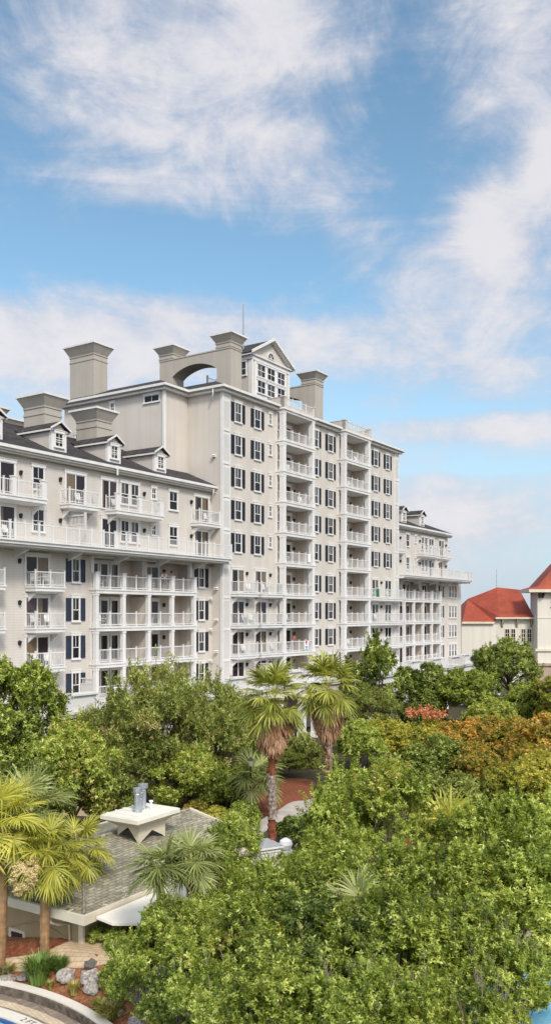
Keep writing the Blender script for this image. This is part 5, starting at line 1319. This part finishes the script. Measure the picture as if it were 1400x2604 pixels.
# sabal palms
SB = palm_crown(411, 34, .85, .95, (80,-50), LM['sabal'], pend=.62, droop=.8, zspan=.35, nseg=32, fan=130)
SB2 = palm_crown(412, 34, .85, .95, (84,-50), LM['sabal'], pend=.5, droop=.7, zspan=.35, nseg=32, fan=130)
SG = palm_crown(413, 20, .6, 1.0, (80,-25), LM['sabalgreen'], pend=.5, droop=.7, zspan=.2, nseg=28, fan=128)
def sabal(me, x, y, Y, s, label, r=.15, rz=0, mat=None, grp=None, tr=True):
    c = at(x,y,Y); e = empty('sabal_palm', label, 'palm', (c.x,c.y,0), rz, grp)
    cr = ob('crown', me, e, (0,0,c.z), (0,0,0), (s,s,s))
    if mat: recolour(cr, LM[mat])
    ob('trunk', palm_trunk(c.z+.15, r, BK['tan'], 0, int(x)), e)
    return e
sa = sabal(SB2,5,2110,28.4,.98,'yellow green sabal palm at the left edge with trunk against the wall',.17,.4)
sb = sabal(SB,118,2190,28.3,.82,'yellow green sabal palm with orange brown trunk before the pool house wall',.16,1.5)
sabal(SB2,75,2085,30.5,1.05,'taller green sabal palm between the two front left ones',.15,2.5,'sabalgreen')
sabal(SB,200,2170,30.8,.75,'small sabal palm crown lying over the left corner of the shingled roof',.13,.9)
fm, _, _ = crown('flower_cluster', 421, (.42,.3,.62), 16, .36, 900, 8, .075, .035, LM['inflo'], lowcut=-1)
v = at(66,2225,27.3); e = sb; rot = Matrix.Rotation(-e.rotation_euler.z,3,'Z'); ob('flower_cluster', fm, e, rot @ (v-Vector(e.location)), (0,.35,-e.rotation_euler.z))
sabal(SG,410,2215,26.0,.72,'small fan palm with hanging leaves over the white canopy',.12,.4)
sabal(SG,488,2200,26.4,.72,'small fan palm right of the one over the white canopy',.12,2.4)
sabal(SG,1135,2130,33,1.15,'light fan palm in the middle of the right garden',.13,1.1,'sabal')
sabal(SG,690,2255,30,.7,'blue green fan palm below the slate capped pier',.12,2.1)
sabal(SG,648,1985,52,1.25,'fan palm hanging behind the lamp post',.12,2.9)
sabal(SG,905,2330,22.5,.8,'fan palm fronds poking out of the front canopy',.1,.7,'sabalgreen')

# ------------------------------------------------------------------ grasses and low plants in the mulch
def grass_mesh(seed, n, h, r, w, lean, m):
    rng = np.random.default_rng(seed); V, F, tint = [], [], []
    for i in range(n):
        a = rng.uniform(0,6.28); q = r*math.sqrt(rng.random())*.5; hh = h*rng.uniform(.55,1.1); ln = lean*rng.uniform(.2,1.1)
        p = np.array([q*math.cos(a),q*math.sin(a),0]); o = np.array([math.cos(a),math.sin(a),0]); s = np.array([-math.sin(a),math.cos(a),0])*w*rng.uniform(.6,1.2)
        pts = [p, p+o*ln*.15+np.array([0,0,hh*.5]), p+o*ln*.5+np.array([0,0,hh*.85]), p+o*ln+np.array([0,0,hh*rng.uniform(.8,1)])]
        ws = [.7,1,.7,.08]; i0 = len(V); t = float(np.clip(rng.uniform(.15,.8),0,.95))
        for pp, ww in zip(pts, ws): V += [pp-s*ww, pp+s*ww]
        for j in range(3): F.append((i0+2*j,i0+2*j+1,i0+2*j+3,i0+2*j+2)); tint.append(t)
    return np_mesh('grass_clump', np.array(V), np.array(F), tint, m)
GR = grass_mesh(501, 520, .78, .55, .016, .42, LM['grass']); GY = grass_mesh(502, 160, .5, .25, .018, .25, LM['grassy']); GL = grass_mesh(503, 300, .3, .5, .02, .35, LM['grassy'])
for me, x, y, s, lab in ((GR,98,2500,1.15,'tall bushy green grass clump left of the pale boulder'),(GR,152,2470,.62,'smaller green grass clump behind the pale boulder'),(GY,188,2532,.85,'upright yellow green strap leaved plant in the bare mulch'),
                         (GL,283,2585,1.1,'low yellowish grass tuft near the bottom of the mulch bed'),(GL,262,2566,.9,'low pale grass tuft beside the front shrubs'),(GY,128,2520,.6,'small green tuft at the foot of the tall grass clump'),(GL,230,2392,.9,'low pale green plant at the end of the pool house wall'),(GL,12,2478,.9,'low grey green plant at the far left of the path')):
    p = gt(x,y); o = ob('grass_clump', me, None, (p.x,p.y,p.z), (0,0,random.uniform(0,6)), (s,s,s)); tag(o, lab, 'grass', 'grass clumps in the mulch bed')
for x, y, R, mt, lab in ((296,2405,.5,'fresh','green shrub before the white canopy post'),(250,2384,.36,'fresh','low pale shrub at the corner of the pool house'),(330,2540,.5,'oak','dark shrub right of the rough boulder'),(290,2500,.55,'oak','leafy shrub right of the tall boulder'),(410,2590,.5,'fresh','leafy shrub behind the standpipe')):
    p = gt(x,y+12); T(SHRUB[0],x,y,p.y,R,lab,'shrub',mt,None,cat='shrub',sz=1.0,zbase=p.z)
